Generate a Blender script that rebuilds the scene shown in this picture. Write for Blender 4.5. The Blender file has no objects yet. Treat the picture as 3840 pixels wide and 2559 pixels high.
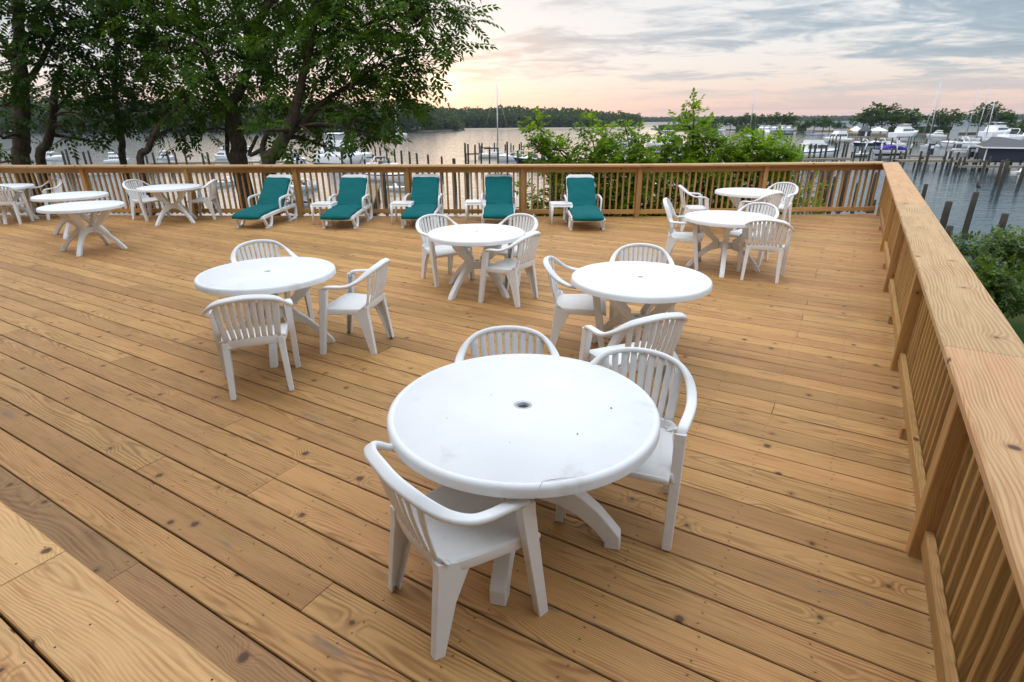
import bpy, math, random
import numpy as np
from mathutils import Vector, Matrix
random.seed(7)
S = bpy.context.scene
COL = S.collection
PI = math.pi
def R(a): return math.radians(a)

# ------------------------------------------------------------ camera model (metres; deck surface is z = 0)
EYE = Vector((0, 0, 1.95)); FPX = 2084.0; CX, CY = 1920.0, 1279.5
PITCH = math.atan((1280 - 449) / FPX); ROLL = R(.35)
_F = Vector((0, math.cos(PITCH), -math.sin(PITCH)))
_U0 = Vector((0, math.sin(PITCH), math.cos(PITCH))); _R0 = Vector((1, 0, 0))
_RT = _R0 * math.cos(ROLL) - _U0 * math.sin(ROLL)
_UP = _R0 * math.sin(ROLL) + _U0 * math.cos(ROLL)
WATER = -5.5
def ray(px, py): return _F + _RT * ((px - CX) / FPX) - _UP * ((py - CY) / FPX)
def at(px, py, z=0.0):
    d = ray(px, py); t = (z - EYE.z) / d.z
    return EYE + d * t
def atY(px, py, Y):
    d = ray(px, py); return EYE + d * (Y / d.y)

# ------------------------------------------------------------ object helpers
def tag(o, label=None, cat=None, group=None, kind=None):
    if label: o['label'] = label
    if cat: o['category'] = cat
    if group: o['group'] = group
    if kind: o['kind'] = kind
    return o
def empty(name, loc=(0, 0, 0), rz=0.0, label=None, cat=None, group=None):
    o = bpy.data.objects.new(name, None); COL.objects.link(o)
    o.location = loc; o.rotation_euler = (0, 0, rz); o.empty_display_size = .2
    return tag(o, label, cat, group)
def link_mesh(name, me, mats, parent=None, loc=None):
    o = bpy.data.objects.new(name, me); COL.objects.link(o)
    for m in (mats if isinstance(mats, (list, tuple)) else [mats]): me.materials.append(m)
    if parent: o.parent = parent
    if loc is not None: o.location = loc
    return o
def kids(o): return [c for c in bpy.data.objects if c.parent == o]
def copy_tree(o, loc=None, rz=None, parent=None, label=None, group=None, ch=None):
    c = o.copy(); COL.objects.link(c)
    if parent: c.parent = parent
    if loc is not None: c.location = loc
    if rz is not None: c.rotation_euler = (0, 0, rz)
    if label: c['label'] = label
    if group: c['group'] = group
    for k in list(o.children): copy_tree(k, parent=c)
    return c

def catmull(pts, n=6, closed=False):
    P = [Vector(p) for p in pts]; out = []
    N = len(P); rng = range(N if closed else N - 1)
    for i in rng:
        a = P[(i - 1) % N] if closed or i > 0 else P[0] * 2 - P[1]
        b = P[i]; c = P[(i + 1) % N]
        d = P[(i + 2) % N] if closed or i + 2 < N else P[-1] * 2 - P[-2]
        for k in range(n):
            t = k / n
            out.append(.5 * ((2 * b) + (c - a) * t + (2 * a - 5 * b + 4 * c - d) * t * t + (3 * b - a - 3 * c + d) * t ** 3))
    if not closed: out.append(P[-1])
    return out
def rrect(w, h, r=.35, n=3):
    """rounded rectangle outline, r = fraction of the half short side"""
    rr = min(w, h) * .5 * r * 2 * .5 + min(w, h) * .5 * r * .5
    rr = min(rr, min(w, h) * .499); out = []
    for cx, cy, a0 in ((w / 2 - rr, h / 2 - rr, 0), (-w / 2 + rr, h / 2 - rr, 90), (-w / 2 + rr, -h / 2 + rr, 180), (w / 2 - rr, -h / 2 + rr, 270)):
        for k in range(n + 1):
            a = R(a0 + 90 * k / n); out.append((cx + rr * math.cos(a), cy + rr * math.sin(a)))
    return out

class MB:
    def __init__(s): s.v = []; s.f = []; s.uv = []; s.sm = []; s.mi = []
    def add(s, vs, fs, uvs=None, smooth=False, mi=0):
        b = len(s.v); s.v += [tuple(v) for v in vs]
        for i, f in enumerate(fs):
            s.f.append([b + k for k in f]); s.sm.append(smooth); s.mi.append(mi)
            s.uv.append(uvs[i] if uvs else [(vs[k][0], vs[k][1]) for k in f])
        return s
    def box(s, c, size, rot=None, mi=0):
        x, y, z = [q / 2 for q in size]; c = Vector(c)
        P = [Vector((a * x, b * y, d * z)) for d in (-1, 1) for b in (-1, 1) for a in (-1, 1)]
        if rot is not None: P = [rot @ p for p in P]
        P = [p + c for p in P]
        return s.add(P, [(0, 2, 3, 1), (4, 5, 7, 6), (0, 1, 5, 4), (2, 6, 7, 3), (0, 4, 6, 2), (1, 3, 7, 5)], mi=mi)
    def beam(s, p0, p1, w, h, up=(0, 0, 1), ch=.003, off=None, place=False, mi=0, cut0=0, cut1=0):
        """chamfered timber from p0 to p1 (centre line); UV u = metres along, v = metres round"""
        p0, p1 = Vector(p0), Vector(p1); T = (p1 - p0); L = T.length; T.normalize()
        up = Vector(up); N = T.cross(up).normalized(); B = N.cross(T).normalized()
        a, b = w / 2, h / 2
        prof = [(-a + ch, b), (a - ch, b), (a, b - ch), (a, -b + ch), (a - ch, -b), (-a + ch, -b), (-a, -b + ch), (-a, b - ch)]
        vv = [0]; 
        for i in range(8):
            q = prof[i]; r = prof[(i + 1) % 8]; vv.append(vv[-1] + math.hypot(r[0] - q[0], r[1] - q[1]))
        o = random.uniform(0, 40) if off is None else off; vo = random.uniform(0, 3) if not place else 0
        vs = [p0 + N * q[0] + B * q[1] + T * (cut0 * q[0]) for q in prof] + [p1 + N * q[0] + B * q[1] + T * (cut1 * q[0]) for q in prof]
        fs, uvs = [], []
        for i in range(8):
            j = (i + 1) % 8; fs.append((i, i + 8, j + 8, j)[::-1])
            uvs.append([(o, vo + vv[i]), (o + L, vo + vv[i]), (o + L, vo + vv[i + 1]), (o, vo + vv[i + 1])][::-1])
        fs.append(tuple(range(8))); uvs.append([(o + q[1] * .3, vo + q[0] + a) for q in prof])
        fs.append(tuple(range(15, 7, -1))); uvs.append([(o + L + q[1] * .3, vo + q[0] + a) for q in prof[::-1]])
        return s.add(vs, fs, uvs, mi=mi)
    def sweep(s, path, prof, ups=None, scl=None, caps=True, smooth=True, closed=False, mi=0):
        P = [Vector(p) for p in path]; n = len(P); k = len(prof); vs = []
        for i, p in enumerate(P):
            a = P[(i - 1) % n] if (closed or i > 0) else P[i]; b = P[(i + 1) % n] if (closed or i < n - 1) else P[i]
            T = (b - a).normalized()
            u = Vector(ups[i] if isinstance(ups, list) else (ups or (0, 0, 1)))
            N = T.cross(u)
            if N.length < 1e-4: N = T.cross(Vector((0, 1, 0.01)))
            N.normalize(); B = N.cross(T).normalized()
            sc = scl[i] if scl else (1, 1)
            if not isinstance(sc, (tuple, list)): sc = (sc, sc)
            vs += [p + N * q[0] * sc[0] + B * q[1] * sc[1] for q in prof]
        fs = []
        for i in range(n if closed else n - 1):
            j = (i + 1) % n
            for m in range(k):
                m2 = (m + 1) % k; fs.append((i * k + m, i * k + m2, j * k + m2, j * k + m))
        if caps and not closed:
            fs.append(tuple(range(k - 1, -1, -1))); fs.append(tuple((n - 1) * k + m for m in range(k)))
        return s.add(vs, fs, smooth=smooth, mi=mi)
    def tube(s, path, r, n=8, smooth=True, mi=0, caps=True):
        prof = [(math.cos(2 * PI * k / n), math.sin(2 * PI * k / n)) for k in range(n)]
        rs = r if isinstance(r, (list, tuple)) else [r] * len(path)
        P = [Vector(p) for p in path]; T = (P[-1] - P[0])
        up = (0, 0, 1) if abs(T.normalized().z) < .9 else (0, 1, 0)
        return s.sweep(path, prof, up, rs, smooth=smooth, mi=mi, caps=caps)
    def lathe(s, prof, n=48, c=(0, 0, 0), smooth=True, mi=0, sx=1, sy=1, closed=False):
        vs = []; m = len(prof)
        for i in range(n):
            a = 2 * PI * i / n
            vs += [(c[0] + r * math.cos(a) * sx, c[1] + r * math.sin(a) * sy, c[2] + z) for r, z in prof]
        fs = []
        for i in range(n):
            j = (i + 1) % n
            for q in range(m if closed else m - 1):
                q2 = (q + 1) % m
                fs.append((i * m + q, j * m + q, j * m + q2, i * m + q2))
        return s.add(vs, fs, smooth=smooth, mi=mi)
    def prism(s, outline, axes, org, depth, smooth=False, mi=0):
        """outline in the plane axes[0],axes[1], extruded +-depth/2 along axes[2]"""
        A, B, Cn = [Vector(a) for a in axes]; o = Vector(org); n = len(outline)
        lo = [o + A * p + B * q - Cn * depth / 2 for p, q in outline]; hi = [v + Cn * depth for v in lo]
        fs = [tuple(range(n - 1, -1, -1)), tuple(range(n, 2 * n))] + [(i, (i + 1) % n, (i + 1) % n + n, i + n) for i in range(n)]
        return s.add(lo + hi, fs, smooth=smooth, mi=mi)
    def mesh(s, name, autosmooth=None):
        me = bpy.data.meshes.new(name); me.from_pydata(s.v, [], s.f)
        me.polygons.foreach_set('use_smooth', s.sm); me.polygons.foreach_set('material_index', s.mi)
        u = me.uv_layers.new(name='UVMap'); flat = []
        for q in s.uv:
            for a in q: flat += [a[0], a[1]]
        u.data.foreach_set('uv', flat); me.validate(); me.update()
        return me
    def build(s, name, mats, parent=None, loc=None): return link_mesh(name, s.mesh(name), mats, parent, loc)
def fixn(o):
    import bmesh
    b = bmesh.new(); b.from_mesh(o.data); bmesh.ops.recalc_face_normals(b, faces=b.faces); b.to_mesh(o.data); b.free(); return o
def bevel(o, w=.004, seg=2, ang=30):
    m = o.modifiers.new('bevel', 'BEVEL'); m.width = w; m.segments = seg; m.limit_method = 'ANGLE'; m.angle_limit = R(ang); return o
def subsurf(o, l=1):
    m = o.modifiers.new('subdivision', 'SUBSURF'); m.levels = l; m.render_levels = l; return o

# ------------------------------------------------------------ materials
def newmat(name):
    m = bpy.data.materials.new(name); m.use_nodes = True; nt = m.node_tree; nt.nodes.clear()
    return m, nt
class G:
    """tiny node-graph helper"""
    def __init__(s, nt): s.nt = nt; s.l = nt.links
    def n(s, t, **kw):
        nd = s.nt.nodes.new(t)
        for k, v in kw.items(): setattr(nd, k, v)
        return nd
    def put(s, sock, v):
        if hasattr(v, 'is_linked') or isinstance(v, bpy.types.NodeSocket): s.l.new(v, sock)
        else: sock.default_value = v
    def m(s, op, a, b=None, c=None, clamp=False):
        nd = s.n('ShaderNodeMath', operation=op, use_clamp=clamp); s.put(nd.inputs[0], a)
        if b is not None: s.put(nd.inputs[1], b)
        if c is not None: s.put(nd.inputs[2], c)
        return nd.outputs[0]
    def step(s, x, lo, hi):
        nd = s.n('ShaderNodeMapRange', interpolation_type='SMOOTHSTEP'); s.put(nd.inputs[0], x)
        s.put(nd.inputs[1], lo); s.put(nd.inputs[2], hi); s.put(nd.inputs[3], 0.0); s.put(nd.inputs[4], 1.0); return nd.outputs[0]
    def xyz(s, x, y, z=0.0):
        nd = s.n('ShaderNodeCombineXYZ'); s.put(nd.inputs[0], x); s.put(nd.inputs[1], y); s.put(nd.inputs[2], z); return nd.outputs[0]
    def noise(s, vec, scale=1.0, detail=2.0, rough=.5, dist=0.0):
        nd = s.n('ShaderNodeTexNoise'); s.put(nd.inputs['Vector'], vec); nd.inputs['Scale'].default_value = scale
        nd.inputs['Detail'].default_value = detail; nd.inputs['Roughness'].default_value = rough; nd.inputs['Distortion'].default_value = dist
        return nd.outputs[0]
    def mix(s, f, a, b, typ='MIX'):
        nd = s.n('ShaderNodeMix', data_type='RGBA', blend_type=typ); s.put(nd.inputs[0], f)
        s.put(nd.inputs[6], a if not isinstance(a, tuple) else (*a[:3], 1)); s.put(nd.inputs[7], b if not isinstance(b, tuple) else (*b[:3], 1))
        return nd.outputs[2]
    def ramp(s, x, stops):
        nd = s.n('ShaderNodeValToRGB'); s.put(nd.inputs[0], x); e = nd.color_ramp.elements
        while len(e) < len(stops): e.new(.5)
        for q, (p, c) in zip(e, stops): q.position = p; q.color = (*c, 1)
        return nd.outputs[0]
    def bump(s, h, strength=.3, dist=.01):
        nd = s.n('ShaderNodeBump'); nd.inputs['Strength'].default_value = strength; nd.inputs['Distance'].default_value = dist
        s.put(nd.inputs['Height'], h); return nd.outputs[0]
    def out(s, sh): o = s.n('ShaderNodeOutputMaterial'); s.l.new(sh, o.inputs[0])
    def principled(s, col, rough=.5, spec=.5, normal=None, metal=0.0, **kw):
        p = s.n('ShaderNodeBsdfPrincipled'); s.put(p.inputs['Base Color'], col if not isinstance(col, tuple) else (*col[:3], 1))
        s.put(p.inputs['Roughness'], rough); p.inputs['Specular IOR Level'].default_value = spec; p.inputs['Metallic'].default_value = metal
        if normal is not None: s.l.new(normal, p.inputs['Normal'])
        for k, v in kw.items(): s.put(p.inputs[k], v)
        return p.outputs[0]

def wood(name, light, dark, pink, sat=.5, screws=False, knots=1.0, ring=.0105, stain=.5, joist=.406, warp=.010, ks=2.1):
    m, nt = newmat(name); g = G(nt)
    uv = g.n('ShaderNodeUVMap', uv_map='UVMap').outputs[0]
    sp = g.n('ShaderNodeSeparateXYZ'); g.l.new(uv, sp.inputs[0]); u0, v = sp.outputs[0], sp.outputs[1]
    rp = g.n('ShaderNodeNewGeometry').outputs['Random Per Island']; ro = g.n('ShaderNodeObjectInfo').outputs['Random']
    rnd = g.m('FRACT', g.m('ADD', rp, g.m('MULTIPLY', ro, 7.31)))
    r2 = g.m('FRACT', g.m('MULTIPLY', rnd, 17.77)); r3 = g.m('FRACT', g.m('MULTIPLY', rnd, 57.13))
    u = g.m('ADD', u0, g.m('MULTIPLY', rnd, 91.7)); vz = g.m('ADD', v, g.m('MULTIPLY', r2, 43.0))
    # knots
    vo = g.n('ShaderNodeTexVoronoi', feature='F1', voronoi_dimensions='2D'); vo.inputs['Scale'].default_value = ks
    g.l.new(g.xyz(u, vz), vo.inputs['Vector'])
    kd = g.m('DIVIDE', vo.outputs['Distance'], ks)
    kc = g.n('ShaderNodeSeparateColor'); g.l.new(vo.outputs['Color'], kc.inputs[0])
    on = g.m('LESS_THAN', kc.outputs[0], .86 * knots)
    kn = g.noise(g.xyz(g.m('MULTIPLY', u, 22), g.m('MULTIPLY', vz, 30)), 1, 2)
    kd2 = g.m('ADD', kd, g.m('MULTIPLY', g.m('SUBTRACT', kn, .5), .014))
    kr = g.m('MULTIPLY_ADD', kc.outputs[1], .017, .006)
    halo = g.m('MULTIPLY', g.m('SUBTRACT', 1.0, g.step(kd, 0.0, .085)), on)
    knot = g.m('MULTIPLY', g.m('SUBTRACT', 1.0, g.step(kd2, g.m('MULTIPLY', kr, .6), g.m('MULTIPLY', kr, 1.3))), on)
    kdark = g.m('MULTIPLY', g.m('SUBTRACT', 1.0, g.step(kd2, 0.0, .045)), on)
    # growth rings: a board cut through wavering cylinders
    wav = g.m('SUBTRACT', g.noise(g.xyz(g.m('MULTIPLY', u, .75), g.m('MULTIPLY', vz, 1.6), 0.0), 1, 2, .5), .5)
    dep = g.m('ADD', g.m('MULTIPLY', g.noise(g.xyz(g.m('MULTIPLY', u, .5), r3, 3.0), 1, 1, .4), .22), -.03)
    vv = g.m('ADD', g.m('SUBTRACT', v, .09), g.m('ADD', g.m('MULTIPLY', g.m('SUBTRACT', r3, .5), .34), g.m('MULTIPLY', wav, .26)))
    q = g.m('SQRT', g.m('ADD', g.m('MULTIPLY', vv, vv), g.m('MULTIPLY', dep, dep)))
    q = g.m('ADD', q, g.m('MULTIPLY', halo, .022))
    q = g.m('ADD', q, g.m('MULTIPLY', g.m('SUBTRACT', g.noise(g.xyz(g.m('MULTIPLY', u, 5), g.m('MULTIPLY', vz, 26)), 1, 3), .5), warp))
    w = g.m('SINE', g.m('MULTIPLY', q, g.m('MULTIPLY_ADD', r2, 2 * PI / ring * .5, 2 * PI / ring * .78)))
    w = g.m('MULTIPLY_ADD', w, .5, .5); w = g.m('POWER', w, g.m('MULTIPLY_ADD', r3, 1.2, 1.1))
    wm = g.noise(g.xyz(g.m('MULTIPLY', u, 1.7), g.m('MULTIPLY', vz, 7), 13.0), 1, 3, .55)
    w = g.m('MULTIPLY', w, g.m('MULTIPLY_ADD', g.step(wm, .32, .68), .8, .25))
    fib = g.noise(g.xyz(g.m('MULTIPLY', u, 5), g.m('MULTIPLY', vz, 260)), 1, 2, .6)
    big = g.noise(g.xyz(g.m('MULTIPLY', u, .9), g.m('MULTIPLY', vz, 9), 2.0), 1, 3, .55)
    pat = g.noise(g.xyz(g.m('MULTIPLY', u, 2.2), g.m('MULTIPLY', vz, 14), 5.0), 1, 4, .6)
    col = g.mix(g.step(r2, .15, .85), light, pink)
    col = g.mix(g.m('MULTIPLY', g.step(big, .4, .68), .55), col, (light[0] * .86, light[1] * .9, light[2] * .86))
    col = g.mix(g.m('MULTIPLY', w, sat), col, dark)
    col = g.mix(g.m('MULTIPLY', g.step(fib, .35, .8), .34), col, (dark[0] * 1.1, dark[1], dark[2]))
    bright = g.m('MULTIPLY_ADD', r3, .32, .80)
    bright = g.m('MULTIPLY', bright, g.m('MULTIPLY_ADD', pat, .28, .86))
    col = g.mix(1.0, col, g.xyz(bright, bright, bright), 'MULTIPLY')
    stk = g.noise(g.xyz(g.m('MULTIPLY', u, 1.5), g.m('MULTIPLY', vz, 46), 17.0), 1, 3, .65)
    col = g.mix(g.m('MULTIPLY', g.step(stk, .50, .72), .55), col, (dark[0] * 1.05, dark[1] * .98, dark[2] * .9))
    # grey weather stains, brown smears
    st = g.m('MULTIPLY', g.step(g.noise(g.xyz(g.m('MULTIPLY', u, 1.6), g.m('MULTIPLY', vz, 9), 9.0), 1, 4, .62), .60, .74), stain)
    col = g.mix(st, col, (.19, .13, .085))
    sm2 = g.m('MULTIPLY', g.step(g.noise(g.xyz(g.m('MULTIPLY', u, 1.1), g.m('MULTIPLY', vz, 12), 21.0), 1, 3, .6), .62, .76), .5 * stain)
    col = g.mix(sm2, col, (dark[0] * .55, dark[1] * .45, dark[2] * .4))
    col = g.mix(g.m('MULTIPLY', kdark, .5), col, (dark[0] * .62, dark[1] * .55, dark[2] * .5))
    col = g.mix(g.m('MULTIPLY', knot, .88), col, (.075, .035, .016))
    # long checks
    ck = g.noise(g.xyz(g.m('MULTIPLY', u, 1.3), g.m('MULTIPLY', vz, 95), 31.0), 1, 1, .5)
    col = g.mix(g.m('MULTIPLY', g.step(ck, .80, .84), .55), col, (.09, .05, .025))
    hgt = g.m('MULTIPLY_ADD', w, -.5, g.m('MULTIPLY', fib, .6))
    if screws:
        fu = g.m('SUBTRACT', g.m('FRACT', g.m('DIVIDE', u0, joist)), .5)
        wob = g.m('MULTIPLY', g.m('SUBTRACT', g.noise(g.xyz(g.m('MULTIPLY', u, 2.5), g.m('MULTIPLY', v, 22)), 1, 0), .5), .07)
        du = g.m('ADD', g.m('MULTIPLY', fu, joist), wob)
        dv = g.m('MULTIPLY', g.m('SUBTRACT', g.m('FRACT', g.m('DIVIDE', g.m('SUBTRACT', v, .0), .0625)), .5), .0625)
        ds = g.m('SQRT', g.m('ADD', g.m('MULTIPLY', du, du), g.m('MULTIPLY', dv, dv)))
        sc = g.m('SUBTRACT', 1.0, g.step(ds, .0026, .0050))
        ring_ = g.m('SUBTRACT', 1.0, g.step(ds, .005, .013))
        col = g.mix(g.m('MULTIPLY', ring_, .18), col, (.12, .07, .035))
        col = g.mix(g.m('MULTIPLY', sc, .9), col, (.035, .03, .028))
        hgt = g.m('SUBTRACT', hgt, g.m('MULTIPLY', sc, 3.0))
        ed = g.m('MINIMUM', v, g.m('SUBTRACT', .1832, v))
        col = g.mix(g.m('MULTIPLY', g.m('SUBTRACT', 1.0, g.step(ed, .0008, .0050)), .4), col, (.08, .05, .03))
    hgt = g.m('SUBTRACT', hgt, g.m('MULTIPLY', knot, .8))
    ro_ = g.m('MULTIPLY_ADD', fib, .25, .48)
    g.out(g.principled(col, ro_, .32, g.bump(hgt, .35, .0012)))
    return m
def plain(name, col, rough=.5, spec=.5, metal=0.0, var=.0, scale=8, dirt=None, bump=0.0, bscale=60, **kw):
    m, nt = newmat(name); g = G(nt)
    tc = g.n('ShaderNodeTexCoord').outputs['Object']; c = (*col, 1)
    ro = g.n('ShaderNodeObjectInfo').outputs['Random']
    off = g.n('ShaderNodeVectorMath', operation='ADD'); g.l.new(tc, off.inputs[0]); g.l.new(g.xyz(g.m('MULTIPLY', ro, 31), g.m('MULTIPLY', ro, 17), 0.0), off.inputs[1])
    p = off.outputs[0]
    cc = g.mix(g.m('MULTIPLY', g.step(g.noise(p, scale, 4, .6), .3, .75), var), c, tuple(q * .55 for q in col)) if var else c
    if dirt: cc = g.mix(g.m('MULTIPLY', g.step(g.noise(p, scale * 1.7, 6, .7), .56, .78), dirt[1]), cc, dirt[0])
    nb = g.bump(g.noise(p, bscale, 3, .6), bump, .004) if bump else None
    g.out(g.principled(cc, rough, spec, nb, metal, **kw)); return m
def leafmat(name, a, b, c, trans=.35, gloss=.35):
    m, nt = newmat(name); g = G(nt)
    r = g.n('ShaderNodeNewGeometry').outputs['Random Per Island']
    pos = g.n('ShaderNodeNewGeometry').outputs['Position']
    cl = g.noise(pos, 1.1, 2)
    col = g.ramp(r, [(0, a), (.5, b), (1, c)])
    col = g.mix(g.m('MULTIPLY', g.step(cl, .35, .7), .5), col, tuple(q * .6 for q in a))
    p = g.n('ShaderNodeBsdfPrincipled'); g.l.new(col, p.inputs['Base Color']); p.inputs['Roughness'].default_value = .5; p.inputs['Specular IOR Level'].default_value = gloss
    t = g.n('ShaderNodeBsdfTranslucent'); g.l.new(g.mix(1.0, col, (1.5, 1.45, .6), 'MULTIPLY'), t.inputs[0])
    mx = g.n('ShaderNodeMixShader'); mx.inputs[0].default_value = trans; g.l.new(p.outputs[0], mx.inputs[1]); g.l.new(t.outputs[0], mx.inputs[2])
    g.out(mx.outputs[0]); return m
def bark(name, col):
    m, nt = newmat(name); g = G(nt)
    tc = g.n('ShaderNodeTexCoord').outputs['Object']
    mp = g.n('ShaderNodeMapping'); mp.inputs['Scale'].default_value = (9, 9, 2.2); g.l.new(tc, mp.inputs[0])
    n = g.noise(mp.outputs[0], 3, 6, .65)
    g.out(g.principled(g.mix(g.step(n, .35, .65), tuple(q * .45 for q in col), col), .9, .2, g.bump(n, .9, .03))); return m

M = {}
M['deck'] = wood('deck_pine', (.55, .312, .112), (.20, .082, .020), (.53, .28, .105), .70, screws=True, stain=.85)
M['tread'] = wood('tread_pine', (.72, .44, .195), (.36, .165, .05), (.72, .42, .185), .62, screws=False, ring=.012, stain=.45, knots=1.2, ks=2.9)
M['deck_shade'] = wood('shaded_stained_pine', (.36, .205, .085), (.15, .065, .02), (.34, .18, .08), .6, screws=True, stain=1.0, ks=2.6)  # stained board beside the landing, the step's shade put into its colour
M['rail'] = wood('rail_pine', (.50, .295, .10), (.26, .12, .035), (.52, .29, .11), .6, ring=.011, stain=.25, knots=.8)
M['cap'] = wood('cap_pine', (.68, .46, .24), (.34, .17, .06), (.60, .34, .175), .78, ring=.016, stain=.3, knots=1.1, warp=.005)
M['plastic'] = plain('white_resin', (.81, .81, .80), .42, .4, var=.10, scale=4, dirt=((.42, .37, .31), .34))
M['plastic_top'] = plain('worn_white_resin', (.81, .815, .825), .52, .3, var=.14, scale=3.0, dirt=((.46, .43, .39), .42), bump=.12, bscale=90)
M['plastic_old'] = plain('aged_white_resin', (.74, .725, .70), .45, .4, var=.10, scale=6, dirt=((.38, .34, .29), .30))
M['teal'] = plain('teal_canvas', (.0, .115, .118), .85, .25, var=.22, scale=5, bump=.5, bscale=420)
M['teal_dark'] = plain('teal_cord', (.01, .06, .07), .9, .2)
M['metal'] = plain('grey_metal', (.45, .46, .48), .4, .5, .8)
M['black'] = plain('black_rubber', (.02, .02, .02), .6, .3)
M['gel'] = plain('white_gelcoat', (.88, .89, .90), .25, .5, var=.05, scale=.6)
M['gel_cream'] = plain('cream_gelcoat', (.74, .71, .62), .3, .5, var=.05, scale=.6)
M['navy'] = plain('navy_paint', (.012, .018, .05), .3, .5)
M['bluestripe'] = plain('blue_stripe', (.03, .08, .22), .35, .5)
M['antifoul'] = plain('dark_bottom_paint', (.03, .03, .035), .6, .3)
M['glass'] = plain('tinted_glass', (.03, .045, .05), .08, .6)
M['vinyl'] = plain('clear_vinyl', (.42, .42, .40), .15, .6, var=.3, scale=2)
M['canvas_blue'] = plain('blue_canvas', (.02, .13, .42), .8, .2, var=.15, scale=2)
M['canvas_navy'] = plain('navy_canvas', (.015, .03, .09), .8, .2, var=.15, scale=2)
M['canvas_tan'] = plain('tan_canvas', (.42, .36, .29), .8, .2, var=.15, scale=2)
M['canvas_black'] = plain('black_canvas', (.03, .028, .03), .8, .2, var=.15, scale=2)
M['canvas_green'] = plain('green_canvas', (.01, .10, .07), .8, .2, var=.15, scale=2)
M['canvas_purple'] = plain('purple_canvas', (.06, .03, .30), .75, .25, var=.15, scale=2)
M['canvas_white'] = plain('white_canvas', (.80, .80, .80), .8, .2, var=.06, scale=2)
M['red'] = plain('red_paint', (.35, .03, .02), .5, .4)
M['alu'] = plain('mast_alloy', (.55, .56, .58), .35, .5, .6)
M['pile'] = plain('weathered_pile', (.062, .056, .044), .9, .2, var=.6, scale=3, dirt=((.03, .05, .028), .6))
M['dock'] = plain('weathered_dock', (.27, .225, .165), .9, .2, var=.4, scale=2)
M['whitepaint'] = plain('white_paint', (.78, .78, .77), .5, .4, var=.08, scale=2)
M['shingle'] = plain('grey_shingle', (.11, .11, .12), .9, .2, var=.35, scale=5)
M['siding'] = plain('navy_siding', (.02, .028, .05), .7, .3, var=.2, scale=1)
M['thatch'] = plain('dry_thatch', (.36, .21, .09), .95, .1, var=.4, scale=6)
M['signgrey'] = plain('sign_grey', (.42, .43, .44), .6, .3, var=.06, scale=1)
M['skin'] = plain('skin', (.52, .30, .21), .6, .3)
M['hair'] = plain('dark_hair', (.04, .025, .015), .7, .3)
M['shirt_a'] = plain('aqua_shirt', (.35, .62, .66), .8, .2)
M['shirt_b'] = plain('brown_shirt', (.16, .09, .05), .8, .2)
M['shorts'] = plain('dark_shorts', (.03, .03, .05), .8, .2)
M['feather'] = plain('grey_feather', (.10, .09, .10), .8, .2, var=.4, scale=14)
M['teal_bin'] = plain('turquoise_cover', (.0, .25, .22), .7, .2)
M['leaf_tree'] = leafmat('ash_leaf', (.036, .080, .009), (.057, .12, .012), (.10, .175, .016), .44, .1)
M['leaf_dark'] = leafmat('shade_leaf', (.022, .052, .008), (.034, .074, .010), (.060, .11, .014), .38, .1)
M['leaf_bush'] = leafmat('lime_leaf', (.10, .19, .012), (.165, .285, .018), (.27, .41, .03), .48, .2)
M['leaf_shrub'] = leafmat('laurel_leaf', (.040, .085, .010), (.070, .13, .014), (.15, .22, .020), .3, .4)
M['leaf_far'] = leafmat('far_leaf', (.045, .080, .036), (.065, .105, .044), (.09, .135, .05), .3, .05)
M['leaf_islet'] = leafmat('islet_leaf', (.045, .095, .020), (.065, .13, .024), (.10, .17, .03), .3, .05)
M['reed'] = leafmat('reed_leaf', (.05, .095, .03), (.075, .13, .04), (.10, .16, .05), .3, .1)
M['bark'] = bark('tree_bark', (.115, .085, .062))
M['bark_green'] = bark('sapling_bark', (.08, .075, .05))
# ------------------------------------------------------------ deck
BD = Vector((math.cos(R(-30.8)), math.sin(R(-30.8)), 0))       # along the boards (towards the right rail)
DD = Vector((-BD.y, BD.x, 0))                                   # across the boards, away from the camera
RAIL_N = .55                                                    # inner face of the right rail's posts (offset along BD)
K0 = Vector((-14.2, 12.80, 0)); K1 = Vector((2.65, 11.86, 0)); K2 = Vector((7.83, 12.10, 0))   # back rail, faces of the posts
def backY(x):
    if x < K1.x: return K0.y + (K1.y - K0.y) * (x - K0.x) / (K1.x - K0.x)
    return K1.y + (K2.y - K1.y) * (x - K1.x) / (K2.x - K1.x)
EDGE = .17                                                      # deck reaches this far past the posts' faces
def s_left(c):
    """where a line at offset c meets the back edge (moving left along the boards)"""
    s = .7
    while s > -16.5:
        p = DD * c + BD * s
        if p.y > backY(p.x) + EDGE: return s
        s -= .01
    return s
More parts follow.
